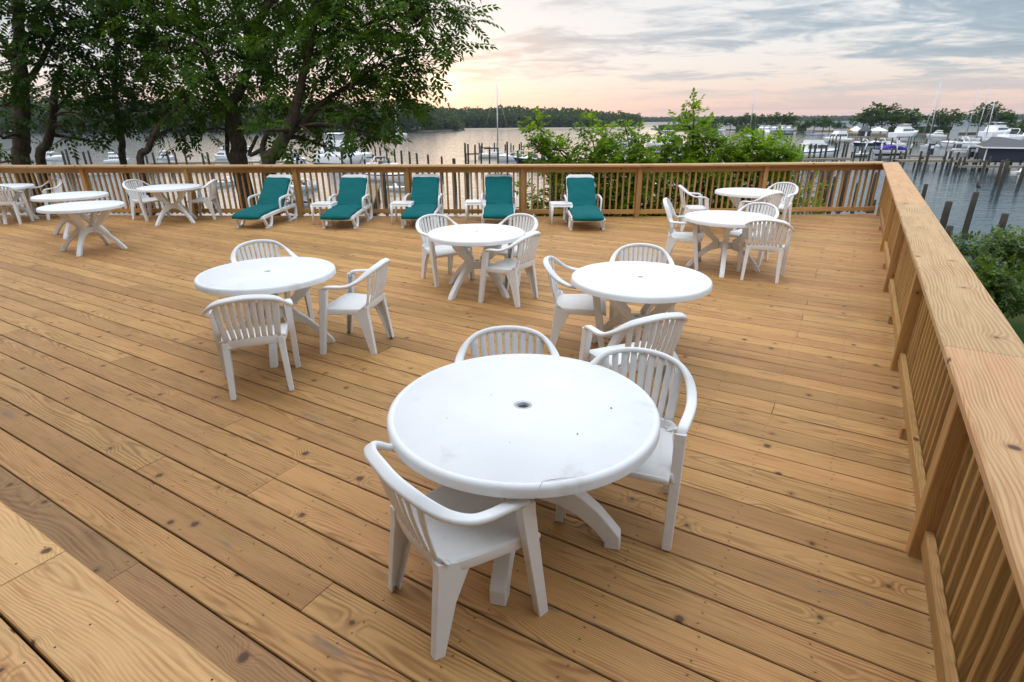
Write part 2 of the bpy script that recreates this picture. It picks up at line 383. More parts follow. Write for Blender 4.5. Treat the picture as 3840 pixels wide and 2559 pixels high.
def deck():
    mb = MB(); rng = random.Random(3); c = .876 - .1905 * 2; PIT = .1905; W = .1846; TH = .036; ch = .0045
    while c < 14.6:
        a0, a1 = c, c + W
        if c < .6: a0, a1 = c, c + W
        l0, l1 = s_left(a0 + .002), s_left(a1 - .002)
        rt = .70 + rng.uniform(-.008, .008)
        if min(l0, l1) < rt - .05:
            cuts = []; s = rt - rng.choice([.9, 1.6, 2.4, 3.3, 4.1, 4.7])
            while s > max(l0, l1) + .6: cuts.append(s); s -= rng.choice([3.6, 4.87, 4.87, 4.3])
            ends = [rt] + cuts
            for i, e in enumerate(ends):
                nx = ends[i + 1] if i + 1 < len(ends) else None
                A = e - (.0018 if i else 0)
                B0, B1 = (nx + .0018, nx + .0018) if nx else (l0, l1)
                z = rng.uniform(-.0012, .0012); sk = rng.uniform(-.0016, .0016); vs = []; us = []
                prof = [(a0, z - TH), (a0, z - ch), (a0 + ch, z), (a1 - ch, z), (a1, z - ch), (a1, z - TH)]
                for end in (0, 1):
                    for ac, zz in prof:
                        t = (ac - a0) / W; ss = (B0 * (1 - t) + B1 * t) if end == 0 else A
                        p = DD * (ac + sk * (1 if end else -1)) + BD * ss; vs.append((p.x, p.y, zz)); us.append((ss, ac - a0))
                fs = [(k, k + 1, k + 7, k + 6)[::-1] for k in range(5)] + [(5, 0, 6, 11)[::-1], (0, 1, 2, 3, 4, 5), (11, 10, 9, 8, 7, 6)]
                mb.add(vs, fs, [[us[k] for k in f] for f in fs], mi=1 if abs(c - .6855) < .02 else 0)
        c += PIT
    o = mb.build('deck', [M['deck'], M['deck_shade']]); tag(fixn(o), kind='structure')
    # frame below the boards
    fr = MB()
    for s in np.arange(-15.8, .6, .812): 
        cs = [c for c in np.arange(.6, 14.3, .1) if s_left(c) < s]
        if cs: fr.beam(DD * min(cs) + BD * s + Vector((0, 0, -.16)), DD * max(cs) + BD * s + Vector((0, 0, -.16)), .038, .235)
    fr.beam(K0 + Vector((0, EDGE - .03, -.165)), K1 + Vector((0, EDGE - .03, -.165)), .038, .24)
    fr.beam(K1 + Vector((0, EDGE - .03, -.165)), K2 + Vector((0, EDGE - .03, -.165)), .038, .24)
    fr.beam(DD * .2 + BD * .66 + Vector((0, 0, -.165)), DD * 14.2 + BD * .66 + Vector((0, 0, -.165)), .038, .24)
    for x in (-13, -9.3, -5.6, -1.9, 1.8, 5.3):
        fr.beam((x, backY(x) - .5, -4.5), (x, backY(x) - .5, -.28), .14, .14, (0, 1, 0))
    for c in (3, 6, 9, 12): 
        p = DD * c + BD * .2; fr.beam((p.x, p.y, -4.0), (p.x, p.y, -.28), .14, .14, (0, 1, 0))
    tag(fr.build('deck_frame', M['deck']), kind='structure')
deck()
def platform():
    """the raised landing the photograph is taken from: 2x12 treads one step above the deck"""
    mb = MB(); z = .195; w = .2855; e = .655
    offs = {0: [(-6.2, -2.69), (-2.684, 3.3)], 1: [(-6.2, -1.1), (-1.094, 3.3)], 2: [(-6.2, .5), (.506, 3.3)], 3: [(-6.2, 3.3)], 4: [(-6.2, 3.3)]}
    for i in range(5):
        c = e - w / 2 - i * (w + .012)
        for j, (s0, s1) in enumerate(offs[i]):
            s1 = min(s1, .50)
            if s0 < s1:
                mb.beam(DD * c + BD * s0 + Vector((0, 0, z - .019)), DD * c + BD * s1 + Vector((0, 0, z - .019)), w, .038, ch=.006, off=3.1 + i * 7.7 + j * 2.3, place=True)
    o = mb.build('landing_step', M['tread']); tag(o, kind='structure')
    r = MB(); r.beam(DD * (e - .05) + BD * -6.2 + Vector((0, 0, .076)), DD * (e - .05) + BD * .5 + Vector((0, 0, .076)), .038, .152)
    for s in np.arange(-6, .6, .8): r.beam(DD * (e - .08) + BD * s + Vector((0, 0, .076)), DD * (-.8) + BD * s + Vector((0, 0, .076)), .038, .150)
    tag(r.build('landing_riser', M['rail']), kind='structure')
    # screws in the treads
    s = MB(); rng = random.Random(5)
    for i in range(3):
        c = e - w / 2 - i * (w + .012)
        for s0 in np.arange(-5.9, .4, .62):
            for q in (-.105, .0, .105):
                p = DD * (c + q + rng.uniform(-.008, .008)) + BD * (s0 + rng.uniform(-.02, .02))
                s.lathe([(0, z + .0006), (.0042, z + .0006), (.005, z - .002)], 8, (p.x, p.y, 0), False)
    tag(s.build('screw_heads', M['black']), kind='stuff')
    bpy.data.objects['screw_heads'].parent = o
platform()

def sky_blocker():
    """unseen wall and roof added behind the camera to shade the near deck"""
    c = -1.75; L0, L1 = -14, 7; H = 6.2; mb = MB(); n = -DD
    def P(s, o, z): return DD * (c - o) + BD * s + Vector((0, 0, z))
    def slab(s0, s1, z0, z1, o0=0, o1=.25):
        mb.add([P(s0, o0, z0), P(s1, o0, z0), P(s1, o1, z0), P(s0, o1, z0), P(s0, o0, z1), P(s1, o0, z1), P(s1, o1, z1), P(s0, o1, z1)], [(3, 2, 1, 0), (4, 5, 6, 7), (0, 1, 5, 4), (1, 2, 6, 5), (2, 3, 7, 6), (3, 0, 4, 7)])
    op = [(-11, -8.6), (-6.5, -4.1), (-.6, .5), (2.4, 4.8)]; x = L0
    for a, b in op: slab(x, a, -2.5, H); slab(a, b, 2.3, H); slab(a, b, -2.5, .2 if b - a < 1.5 else 1.0); x = b
    slab(x, L1, -2.5, H); tag(fixn(mb.build('blocker_wall', plain('blocker_grey', (.22, .20, .18), .8, .2, var=.2, scale=2))), kind='structure')  # added wall, out of view, keeps sky light off the foreground boards
    mb = MB(); [slab(a, b, .2, 2.3, .16, .20) for a, b in op]; tag(fixn(mb.build('blocker_glass', M['glass'])), kind='structure')
    mb = MB(); slab(L0 - .5, L1 + .5, H + .002, H + .3, -.7, 7); tag(fixn(mb.build('blocker_roof', M['shingle'])), kind='structure')
sky_blocker()
# ------------------------------------------------------------ railings
Z = Vector((0, 0, 1))
BAL = MB(); BAL.beam((0, 0, .05), (0, 0, 1.04), .036, .036, (0, 1, 0), ch=.003, off=0.0)
BALM = BAL.mesh('baluster'); BALM.materials.append(M['rail'])
def rail_run(root, a, b, inward, posts, cap_breaks, side):
    """a,b: ground points on the plane of the posts' inner faces; inward: unit vector to the deck side"""
    T = (b - a); L = T.length; T.normalize(); o = -inward
    def P(s, off, z): return a + T * s + o * off + Z * z
    for s in posts:
        mb = MB(); mb.beam(P(s, .0445, 0), P(s, .0445, 1.008), .089, .089, o, ch=.004); mb.build('post', M['rail'], root)
    edges = [0] + list(posts) + [L]; rails = []
    for q in range(len(edges) - 1):
        s0, s1 = edges[q], edges[q + 1]
        if s1 - s0 < .3: continue
        g0 = .0455 if edges[q] in posts else 0; g1 = .0455 if edges[q + 1] in posts else 0
        mb = MB(); mb.beam(P(s0 + g0, .054, .123), P(s1 - g1, .054, .123), .038, .089, ch=.004); mb.build('bottom_rail', M['rail'], root)
        mb = MB(); mb.beam(P(s0 + g0, .054, .965), P(s1 - g1, .054, .965), .038, .086, ch=.004); mb.build('top_rail', M['rail'], root)
        if s1 - s0 > 1.8 and side:
            mb = MB(); mb.beam(P((s0 + s1) / 2, .045, 0), P((s0 + s1) / 2, .045, .0775), .089, .06, o, ch=.003); mb.build('support_block', M['rail'], root)
        n = max(1, round((s1 - s0) / .1255)); st = (s1 - s0) / n
        for k in range(n):
            rails.append(P(s0 + st * (k + .5), .0935, 0))
    mb = MB(); mb.beam(P(-.04 if side else 0, .062, 1.0265), P(L, .062, 1.0265), .14, .036, ch=.003); mb.build('cap_support', M['rail'], root)
    cb = [0] + cap_breaks + [L]
    for q in range(len(cb) - 1):
        mb = MB(); mb.beam(P(cb[q] + (.0015 if q else 0), .034, 1.065), P(cb[q + 1] - .0015, .034, 1.065), .285, .0395, ch=.007); mb.build('cap_board', M['cap'], root)
    return rails, math.atan2(T.y, T.x)
back = empty('railing', K0, 0, 'long timber railing across the back of the deck behind the loungers', 'railing')
root_inv = Matrix.Translation(-K0)
BALS = []
def to_local(root):
    for c in list(root.children): c.matrix_parent_inverse = root.matrix_basis.inverted()
dA = (K1 - K0).length; dirA = (K1 - K0).normalized(); inA = Vector((dirA.y, -dirA.x, 0))
pA = [(v - K0.x) / dirA.x for v in (-11.72, -9.30, -6.98, -4.60, -2.19, .245)] + [dA]
rA = rail_run(back, K0, K1, inA, pA, [4.2, 9.05, 13.9], False)
dirB = (K2 - K1).normalized(); inB = Vector((dirB.y, -dirB.x, 0))
rB = rail_run(back, K1, K2, inB, [(5.30 - K1.x) / dirB.x], [.25], False)
allb = [(p, rA[1]) for p in rA[0]] + [(p, rB[1]) for p in rB[0]]
allb.sort(key=lambda t: -t[0].x)
def add_balusters(root, lst, keep):
    for p, a in lst[:keep]:
        o = bpy.data.objects.new('baluster', BALM); COL.objects.link(o); o.parent = root; o.location = p; o.rotation_euler = (0, 0, a)
    if lst[keep:]:
        mb = MB()
        for p, a in lst[keep:]: mb.beam((p.x, p.y, .05), (p.x, p.y, 1.04), .036, .036, (-math.sin(a), math.cos(a), 0))
        o = mb.build('baluster', M['rail'], root); tag(o, kind='stuff')
add_balusters(back, allb, 98)
to_local(back)
side = empty('railing', DD * 2.756 + BD * RAIL_N, 0, 'timber railing running along the right side of the deck towards the camera', 'railing')
A_ = DD * -1.6 + BD * RAIL_N; B_ = DD * 14.40 + BD * RAIL_N
rs = rail_run(side, A_, B_, -BD, [c + 1.6 for c in (-1.35, .62 - .33, 2.80, 5.245, 7.85, 10.37)], [1.6 + 2.70, 1.6 + 7.50], True)
lst = sorted([(p, rs[1]) for p in rs[0]], key=lambda t: (t[0] - Vector((0, 0, 0))).length)
lst = [q for q in lst if q[0].y > -.5]
add_balusters(side, lst, 100)
mb = MB(); p = DD * 14.36 + BD * (RAIL_N + .045); mb.beam(p, p + Z * 1.008, .089, .089, BD); mb.build('post', M['rail'], side)
to_local(side)

# ------------------------------------------------------------ ground, water, spit
def hill(x, y):
    n = .25 * math.sin(x * .31 + y * .2) + .15 * math.sin(x * .9 - y * .7)
    e = 13.0 + (.0 if x < 8 else (x - 8) * .30)
    d = y - e
    if d < 0: return -2.2 + n * .4
    return max(-2.2 - d * .34 + n * .4, -8)
def ground():
    mb = MB(); xs = np.arange(-70, 61, 1.25); ys = np.arange(-30, 38, 1.0); nx = len(xs)
    vs = [(x, y, hill(x, y)) for y in ys for x in xs]
    fs = [(j * nx + i, j * nx + i + 1, (j + 1) * nx + i + 1, (j + 1) * nx + i) for j in range(len(ys) - 1) for i in range(nx - 1)]
    mb.add(vs, fs, smooth=True); m, nt = newmat('lawn'); g = G(nt)
    tc = g.n('ShaderNodeTexCoord').outputs['Object']
    n1 = g.noise(tc, .5, 4); n2 = g.noise(tc, 30, 4, .7)
    c = g.mix(g.step(n2, .3, .7), (.022, .050, .010), (.055, .105, .018)); c = g.mix(g.m('MULTIPLY', g.step(n1, .45, .7), .5), c, (.09, .075, .03))
    zz = g.n('ShaderNodeSeparateXYZ'); g.l.new(tc, zz.inputs[0])
    c = g.mix(g.m('SUBTRACT', 1.0, g.step(zz.outputs[2], -4.6, -3.2)), c, (.09, .07, .05))
    g.out(g.principled(c, .95, .1, g.bump(n2, .8, .05)))
    tag(mb.build('ground', m), kind='structure')
ground()
def water():
    m, nt = newmat('river_water'); g = G(nt)
    ps = g.n('ShaderNodeNewGeometry').outputs['Position']
    mp = g.n('ShaderNodeMapping'); mp.inputs['Scale'].default_value = (.22, 1.0, 1); g.l.new(ps, mp.inputs[0])
    n1 = g.noise(mp.outputs[0], 1.5, 3, .55, .4); n2 = g.noise(mp.outputs[0], .28, 2, .5, .3); n3 = g.noise(mp.outputs[0], 5.0, 2, .5)
    h = g.m('ADD', g.m('ADD', g.m('MULTIPLY', n1, .5), g.m('MULTIPLY', n2, .9)), g.m('MULTIPLY', n3, .12))
    dn = g.n('ShaderNodeVectorMath', operation='LENGTH'); g.l.new(ps, dn.inputs[0])
    g.out(g.principled((.022, .045, .055), g.m('MULTIPLY_ADD', g.step(dn.outputs['Value'], 80, 900), .26, .09), .5, g.bump(h, .38, .22), IOR=1.33))
    vs = [(0, 0, WATER)]; fs = []; rad = [20, 60, 150, 400, 1000, 2600, 6000]; n = 48
    for r in rad: vs += [(r * math.cos(2 * PI * k / n), r * math.sin(2 * PI * k / n), WATER) for k in range(n)]
    fs += [(0, 1 + k, 1 + (k + 1) % n) for k in range(n)]
    for q in range(len(rad) - 1):
        for k in range(n): a = 1 + q * n; b = a + n; fs.append((a + k, b + k, b + (k + 1) % n, a + (k + 1) % n))
    mb = MB(); mb.add(vs, fs); tag(mb.build('river', m), kind='structure')
water()
def land(name, pts, top, depth, mat, kind='structure'):
    """low bank: near shoreline polyline (pixels at the waterline), pushed back `depth` metres, raised `top`"""
    P = [at(px, py, WATER) for px, py in pts]; vs = []; fs = []
    for p in P:
        u = Vector((p.x, p.y, 0)).normalized()
        for f, z in ((0, -.4), (.015, .1), (.12, top), (1, top)):
            q = Vector((p.x, p.y, 0)) + u * depth * f; vs.append((q.x, q.y, WATER + z))
    for i in range(len(P) - 1):
        for k in range(3): a = i * 4 + k; fs.append((a, a + 1, a + 5, a + 4)[::-1])
    mb = MB(); mb.add(vs, fs, smooth=False); return tag(mb.build(name, mat), kind=kind)
M['sand'] = plain('sand', (.33, .27, .20), .95, .1, var=.3, scale=.05)
M['mud'] = plain('shore_soil', (.10, .085, .05), .95, .1, var=.4, scale=.2)
land('point_bank', [(-700, 506), (0, 502), (500, 500), (1000, 498), (1300, 497), (1480, 497), (1600, 495), (1690, 492), (1735, 489)], .8, 60, M['mud'])
land('sand_spit', [(1700, 488.5), (1900, 487), (2100, 485), (2300, 483), (2420, 482)], .5, 60, M['sand'])
land('far_bank', [(1650, 480), (1900, 479.5), (2150, 478), (2400, 476)], .6, 300, M['mud'])
land('islet', [(2440, 487), (2560, 487), (2640, 490), (2720, 490.5), (2800, 490), (2900, 493), (2990, 494), (3060, 496), (3120, 496), (3190, 494)], .7, 16, M['mud'])
land('marina_spit', [(3120, 508), (3200, 510), (3330, 512), (3460, 510), (3600, 507), (3750, 503), (3900, 500)], .8, 14, M['mud'])
land('far_shore', [(2200, 456.2), (2600, 454.5), (3000, 452.5), (3400, 450), (3900, 447), (4200, 445)], 2, 300, M['mud'])
# ------------------------------------------------------------ resin chairs
def chan(w, d, t, s):
    """moulded channel section, open towards s"""
    p = [(-w / 2, -d / 2), (w / 2, -d / 2), (w / 2, -d / 2 + t), (-w / 2 + t, -d / 2 + t), (-w / 2 + t, d / 2 - t), (w / 2, d / 2 - t), (w / 2, d / 2), (-w / 2, d / 2)]
    return p if s > 0 else [(-a, b) for a, b in p[::-1]]
def chair_proto(name, label, kind='arch', mat=None):
    mat = mat or M['plastic']
    t = empty(name, label=label, cat='chair', group='white resin armchairs on the deck')
    # hoop: arm - back - arm
    half = [(.270, .160, .575), (.272, .155, .602), (.276, .132, .622), (.283, .06, .630), (.287, -.02, .634), (.285, -.09, .648), (.270, -.165, .686), (.238, -.222, .730), (.186, -.262, .766), (.10, -.290, .788)]
    if kind == 'oval':
        half = [(.270, .160, .575), (.272, .155, .602), (.276, .132, .622), (.283, .06, .630), (.284, -.02, .630), (.274, -.08, .632), (.252, -.15, .630), (.222, -.185, .655), (.205, -.225, .74), (.165, -.268, .83), (.085, -.30, .888)]
    pts = half + [(0, -.296 if kind != 'oval' else -.308, .796 if kind != 'oval' else .905)] + [(-x, y, z) for x, y, z in half[::-1]]
    path = catmull(pts, 4)
    ups = []
    for p in path:
        k = max(0, min(1, (-.06 - p.y) / .2)); ups.append(Vector((p.x * 1.2 * k, -.50 * k, 1.0)).normalized())
    n = len(path); scl = []
    for i in range(n):
        e = min(i, n - 1 - i) / 6; scl.append((.85 + .15 * min(1, e), .9 + .1 * min(1, e)))
    h = MB(); h.sweep(path, rrect(.051, .027, .62, 4), ups, scl)
    o = h.build('arm_hoop', mat, t)
    # slatted back
    b = MB()
    def hoop_z(x):
        best = min((p for p in path if p.y < -.1), key=lambda p: abs(p.x - x)); return best
    if kind == 'arch':
        for i in range(-4, 5):
            xt = i * .0492; xb = i * .0408; top = hoop_z(xt); wd = .034 if abs(i) < 4 else .046
            if abs(i) == 4: xt *= 1.03; xb *= 1.06
            zb = .452; yb = -.205 + .55 * xb * xb
            mid = Vector(((xt + xb) / 2, (top.y + yb) / 2 - .006, (top.z + zb) / 2))
            pp = catmull([(xb, yb, zb), mid, (top.x * .98 if abs(i) == 4 else xt, top.y + .004, top.z - .006)], 4)
            b.sweep(pp, rrect(wd, .011, .8, 2), (0, 1, .15))
    else:
        cols = 13; rows = 12; vs = []; fs = []
        for side in (0, 1):
            for r in range(rows + 1):
                v = r / rows; z = .475 + v * .425; hw = .195 * math.sin(PI * (.16 + .80 * v)) ** .55 * 1.02
                if v > .97: hw *= .6
                for c in range(cols + 1):
                    x = (c / cols * 2 - 1) * hw; y = -.175 - .125 * v + .55 * x * x * (1 - .3 * v) + (.0 if side else -.012) + (.0035 if (c % 2 and side) else 0)
                    vs.append((x, y, z))
        W = cols + 1; H = (rows + 1) * W
        for r in range(rows):
            for c in range(cols):
                a = r * W + c; fs.append((a, a + 1, a + W + 1, a + W)); fs.append((H + a, H + a + W, H + a + W + 1, H + a + 1))
        for r in range(rows):
            a = r * W; fs.append((a, a + W, H + a + W, H + a)); a = r * W + cols; fs.append((a, H + a, H + a + W, a + W))
        for c in range(cols):
            a = c; fs.append((a, H + a, H + a + 1, a + 1)); a = rows * W + c; fs.append((a, a + 1, H + a + 1, H + a))
        b.add(vs, fs, smooth=True)
    # bottom band of the back
    band = catmull([(-.198, -.150, .425), (-.185, -.180, .432), (-.10, -.200, .436), (0, -.207, .438), (.10, -.200, .436), (.185, -.180, .432), (.198, -.150, .425)], 4)
    b.sweep(band, rrect(.070, .014, .6, 2)[:], (0, 1, .1))
    b.build('backrest', mat, t)
    # seat
    s = MB(); nx, ny = 40, 12; vs = []; fs = []
    def sp(i, j, dz):
        v = j / ny; y = -.195 + v * .445; hw = .196 + .052 * min(1, v * 1.3); u = i / nx * 2 - 1
        x = u * hw; z = .418 - .014 * math.sin(PI * min(1, max(0, v))) * (1 - u * u) + .004 * abs(u) ** 3
        if v > .82: k = (v - .82) / .18; z -= .030 * k * k; 
        if dz == 0 and i in (6, 13, 20, 27, 34) and .06 < v < .9: z -= .0035
        return (x, y, z + dz)
    for dz in (0, -.026):
        vs += [sp(i, j, dz) for j in range(ny + 1) for i in range(nx + 1)]
    W = nx + 1; H = W * (ny + 1)
    for j in range(ny):
        for i in range(nx):
            a = j * W + i; fs.append((a, a + 1, a + W + 1, a + W)); fs.append((H + a, H + a + W, H + a + W + 1, H + a + 1))
    for j in range(ny): a = j * W; fs.append((a, a + W, H + a + W, H + a)); a += nx; fs.append((a, H + a, H + a + W, a + W))
    for i in range(nx): a = i; fs.append((a, H + a, H + a + 1, a + 1)); a = ny * W + i; fs.append((a, a + 1, H + a + 1, H + a))
    s.add(vs, fs, smooth=True)
    for sx in (-1, 1):   # skirts and the webs out to the front legs
        s.sweep([(sx * .193, -.19, .392), (sx * .222, -.02, .392), (sx * .245, .20, .388)], rrect(.014, .05, .5, 2), (0, 0, 1))
        s.sweep([(sx * .225, .185, .375), (sx * .268, .195, .385)], rrect(.05, .06, .4, 2), (0, 0, 1))
    s.sweep([(-.235, .238, .382), (0, .246, .380), (.235, .238, .382)], rrect(.014, .032, .5, 2), (0, 0, 1))
    so = s.build('seat', mat, t); bevel(so, .005, 2, 50)
    # seam lines moulded into the seat
    # legs
    for sx in (-1, 1):
        f = MB(); f.sweep([(sx * .270, .152, .606), (sx * .270, .156, .56), (sx * .272, .190, .32), (sx * .272, .238, .0)], chan(.050, .062, .010, -sx), (0, 1, 0), [(1.04, 1.05), (1, 1.0), (.95, .9), (.88, .76)], smooth=False)
        bevel(fixn(f.build('leg', mat, t)), .004, 2, 40)
        r = MB(); r.sweep([(sx * .190, -.122, .418), (sx * .192, -.138, .37), (sx * .197, -.176, .24), (sx * .206, -.222, .0)], chan(.046, .05, .010, -sx), (0, 1, 0), [(1.0, 3.3), (1.0, 2.6), (.95, 1.7), (.8, .95)], smooth=False)
        bevel(fixn(r.build('leg', mat, t)), .004, 2, 40)
    return t
arch = chair_proto('resin_chair', 'x'); arch_old = None
CH = [  # x, y, facing angle, label
 (-.234, 1.861, 35, 'white armchair pushed under the foreground table, its back towards the lower left'),
 (.59, 2.47, -113, 'white armchair at the right of the foreground table, its slatted back beside the tabletop'),
 (-.02, 2.81, -88, 'white armchair behind the foreground table, only its curved top showing'),
 (-2.45, 5.486, -49, 'white armchair behind the round table left of centre, mostly hidden by its top'),
 (-1.991, 4.011, 112, 'white armchair seen from behind in front of the round table left of centre'),
 (-1.418, 4.833, 170, 'white armchair standing sideways at the right of the round table left of centre'),
 (-.869, 7.10, -52, 'white armchair at the left of the table below the middle lounger, facing the camera'),
 (-.005, 7.10, -127, 'white armchair partly behind the right side of the table below the middle lounger'),
 (-.011, 6.195, 148, 'white armchair at the near right of the table below the middle lounger'),
 (1.24, 5.14, -97, 'white armchair behind the round table right of centre, only its arched top rail in view'),
 (.60, 4.80, -8, 'white armchair at the left of the round table right of centre, facing right'),
 (.83, 3.56, 112, 'white armchair seen from behind between the foreground table and the next table right of centre'),
 (3.45, 8.02, -135, 'white armchair behind the right-hand table with the fan-backed chair, facing the camera'),
 (3.254, 7.083, 66, 'white armchair seen from behind at the near side of the table with the fan-backed chair'),
 (3.40, 10.52, -6, 'white armchair standing sideways against the balusters left of the rearmost right table'),
 (5.03, 10.75, -140, 'white armchair at the right end of the rearmost right table, nearest the railing corner'),
 (4.27, 9.72, 118, 'white armchair with its back to the camera beside the rearmost right table'),
 (-10.33, 11.62, 112, 'white armchair cut by the left edge of the photo, seen from behind'),
 (-10.08, 12.40, -115, 'white armchair by the back railing behind the left pair of tables, facing the camera'),
 (-7.81, 12.17, -18, 'white armchair at the left end of the small table by the back railing'),
 (-6.563, 12.157, -172, 'white armchair between the small table by the back railing and the leftmost lounger'),
]
for i, (x, y, a, lb) in enumerate(CH):
    o = arch if i == 0 else copy_tree(arch)
    o.location = (x, y, 0); o.rotation_euler = (0, 0, R(a - 90)); o['label'] = lb
fan = chair_proto('resin_chair', 'white armchair with a solid ribbed oval back at the left of the right-hand table', 'oval')
fan.location = (2.44, 7.84, 0); fan.rotation_euler = (0, 0, R(-22 - 90))

# ------------------------------------------------------------ round resin tables
def table_proto(kind):
    r = .575 if kind == 'x' else .62
    t = empty('round_table', label='x', cat='table', group='round white resin tables')
    top = MB(); h = .72
    prof = [(.026, h - .045), (.026, h - .002), (.030, h), (.055, h + .0015), (r - .034, h + .001), (r - .030, h - .0025), (r - .025, h + .0015), (r - .012, h), (r - .003, h - .008), (r, h - .018), (r + .002, h - .048), (r - .004, h - .052), (r - .010, h - .048), (r - .014, h - .022), (.12, h - .022), (.06, h - .045)]
    top.lathe(prof, 96, smooth=True, closed=True)
    to = top.build('tabletop', M['plastic_top'], t)
    m = to.modifiers.new('edge', 'EDGE_SPLIT'); m.split_angle = R(50)
    ring = MB(); ring.lathe([(.026, h - .002), (.0265, h + .0012), (.040, h + .0022), (.043, h + .0008)], 32)
    ring.lathe([(.0255, h - .012), (.0255, h - .07), (.02, h - .07)], 24)
    ring.build('parasol_ring', M['metal'] if kind != 'x' else M['plastic'], t)
    plug = MB(); plug.lathe([(0, h - .05), (.026, h - .05)], 24); plug.build('parasol_hole', M['black'], t)
    for q in range(4):
        a = q * PI / 2; rad = (math.cos(a), math.sin(a), 0); tan = (-math.sin(a), math.cos(a), 0)
        lg = MB()
        if kind == 'x':
            outer = [(.43, .69), (.365, .58), (.27, .47), (.185, .405), (.165, .375), (.20, .335), (.29, .255), (.39, .145), (.47, .045), (.492, .0)]
            inner = [(.425, .0), (.36, .10), (.27, .195), (.17, .262), (.085, .285), (.085, .405), (.135, .44), (.19, .50), (.25, .59), (.28, .69)]
            th = .062
            lg.prism(outer + inner, (rad, (0, 0, 1), tan), (0, 0, 0), th)
        else:
            outer = [(.215, .698), (.205, .5), (.205, .33), (.225, .315), (.30, .272), (.38, .205), (.44, .135), (.488, .075), (.492, .0)]
            inner = [(.415, .0), (.412, .035), (.36, .10), (.28, .165), (.18, .215), (.075, .235), (.075, .698)]
            th = .074
            lg.prism(outer + inner, (rad, (0, 0, 1), tan), (0, 0, 0), th)
        bevel(fixn(lg.build('leg', M['plastic'], t)), .007, 2, 25)
    hb = MB()
    if kind == 'x':
        hb.lathe([(.02, .29), (.10, .29), (.104, .295), (.104, .372), (.10, .376), (.03, .376), (.03, .36), (.02, .36)], 4, smooth=False, closed=True)
    else:
        hb.lathe([(.03, .24), (.085, .24), (.09, .25), (.09, .31), (.06, .315), (.055, .40), (.03, .40)], 24, closed=True)
        hb.lathe([(.03, .66), (.2, .67), (.2, .697), (.03, .697)], 24, closed=True)
    bevel(fixn(hb.build('hub', M['plastic'], t)), .004, 2, 30)
    return t
tx = table_proto('x')
TB = [(-2.151, 4.778, 15, 'round white table left of centre with three chairs around it'),
      (-.413, 6.563, 50, 'round white table in the middle of the deck, nearest below the middle loungers'),
      (1.077, 4.516, 42, 'round white table right of centre, just beyond the large foreground table'),
      (2.927, 7.55, -20, 'round white table on the right with the fan-backed chair at its left'),
      (4.3, 10.343, 35, 'rearmost round white table on the right, in front of the back railing'),
      (-6.844, 9.042, 10, 'front one of the two overlapping round white tables on the left, without chairs'),
      (-8.034, 10.416, 5, 'back one of the two overlapping round white tables on the left'),
      (-6.97, 11.70, -20, 'round white table by the back railing left of the loungers, a chair at each end'),
      (-10.66, 11.97, 30, 'round white table cut off by the left edge of the photo, behind an armchair')]
for i, (x, y, a, lb) in enumerate(TB):
    o = tx if i == 0 else copy_tree(tx)
    o.location = (x, y, 0); o.rotation_euler = (0, 0, R(a)); o['label'] = lb
t1 = table_proto('p'); t1.location = (.049, 2.282, 0); t1.rotation_euler = (0, 0, R(-14))
t1['label'] = 'large worn round white table in the foreground with a cracked rim and a parasol hole'
# the crack in the foreground tabletop
ck = MB(); pts = [(-.10, -.545), (-.06, -.548), (-.045, -.56), (.0, -.565), (.012, -.59), (-.035, -.612)]
def crack(pts, z, w):
    vs = []; 
    for i, (x, y) in enumerate(pts):
        a = pts[max(0, i - 1)]; b = pts[min(len(pts) - 1, i + 1)]; d = Vector((b[0] - a[0], b[1] - a[1])).normalized(); ww = w * (1 - abs(2 * i / (len(pts) - 1) - 1) * .6)
        vs += [(x - d.y * ww, y + d.x * ww, z), (x + d.y * ww, y - d.x * ww, z)]
    ck.add(vs, [(2 * i, 2 * i + 1, 2 * i + 3, 2 * i + 2) for i in range(len(pts) - 1)])
ra = R(14); pts2 = [(at(x, y, .722).x - .049, at(x, y, .722).y - 2.282) for x, y in [(2160, 1790), (2110, 1794), (2066, 1800), (2034, 1807), (2027, 1822), (2018, 1836)]]
crack([(x * math.cos(ra) - y * math.sin(ra), x * math.sin(ra) + y * math.cos(ra)) for x, y in pts2], .7228, .0011)
ck.build('crack', plain('crack_shadow', (.16, .15, .14), .9, .1), t1)
for x, y in ((.10, .02), (.33, .12), (-.12, -.08), (.16, -.28)): pass
bits = MB()
for x, y, r in ((.28, -.20, .004), (.40, .06, .005), (-.17, .06, .002), (.02, -.33, .0015), (-.3, -.2, .002)): bits.lathe([(0, .7245), (r, .724), (r * .8, .7225)], 6, (x, y, 0), False)
bits.build('debris', M['black'], t1)

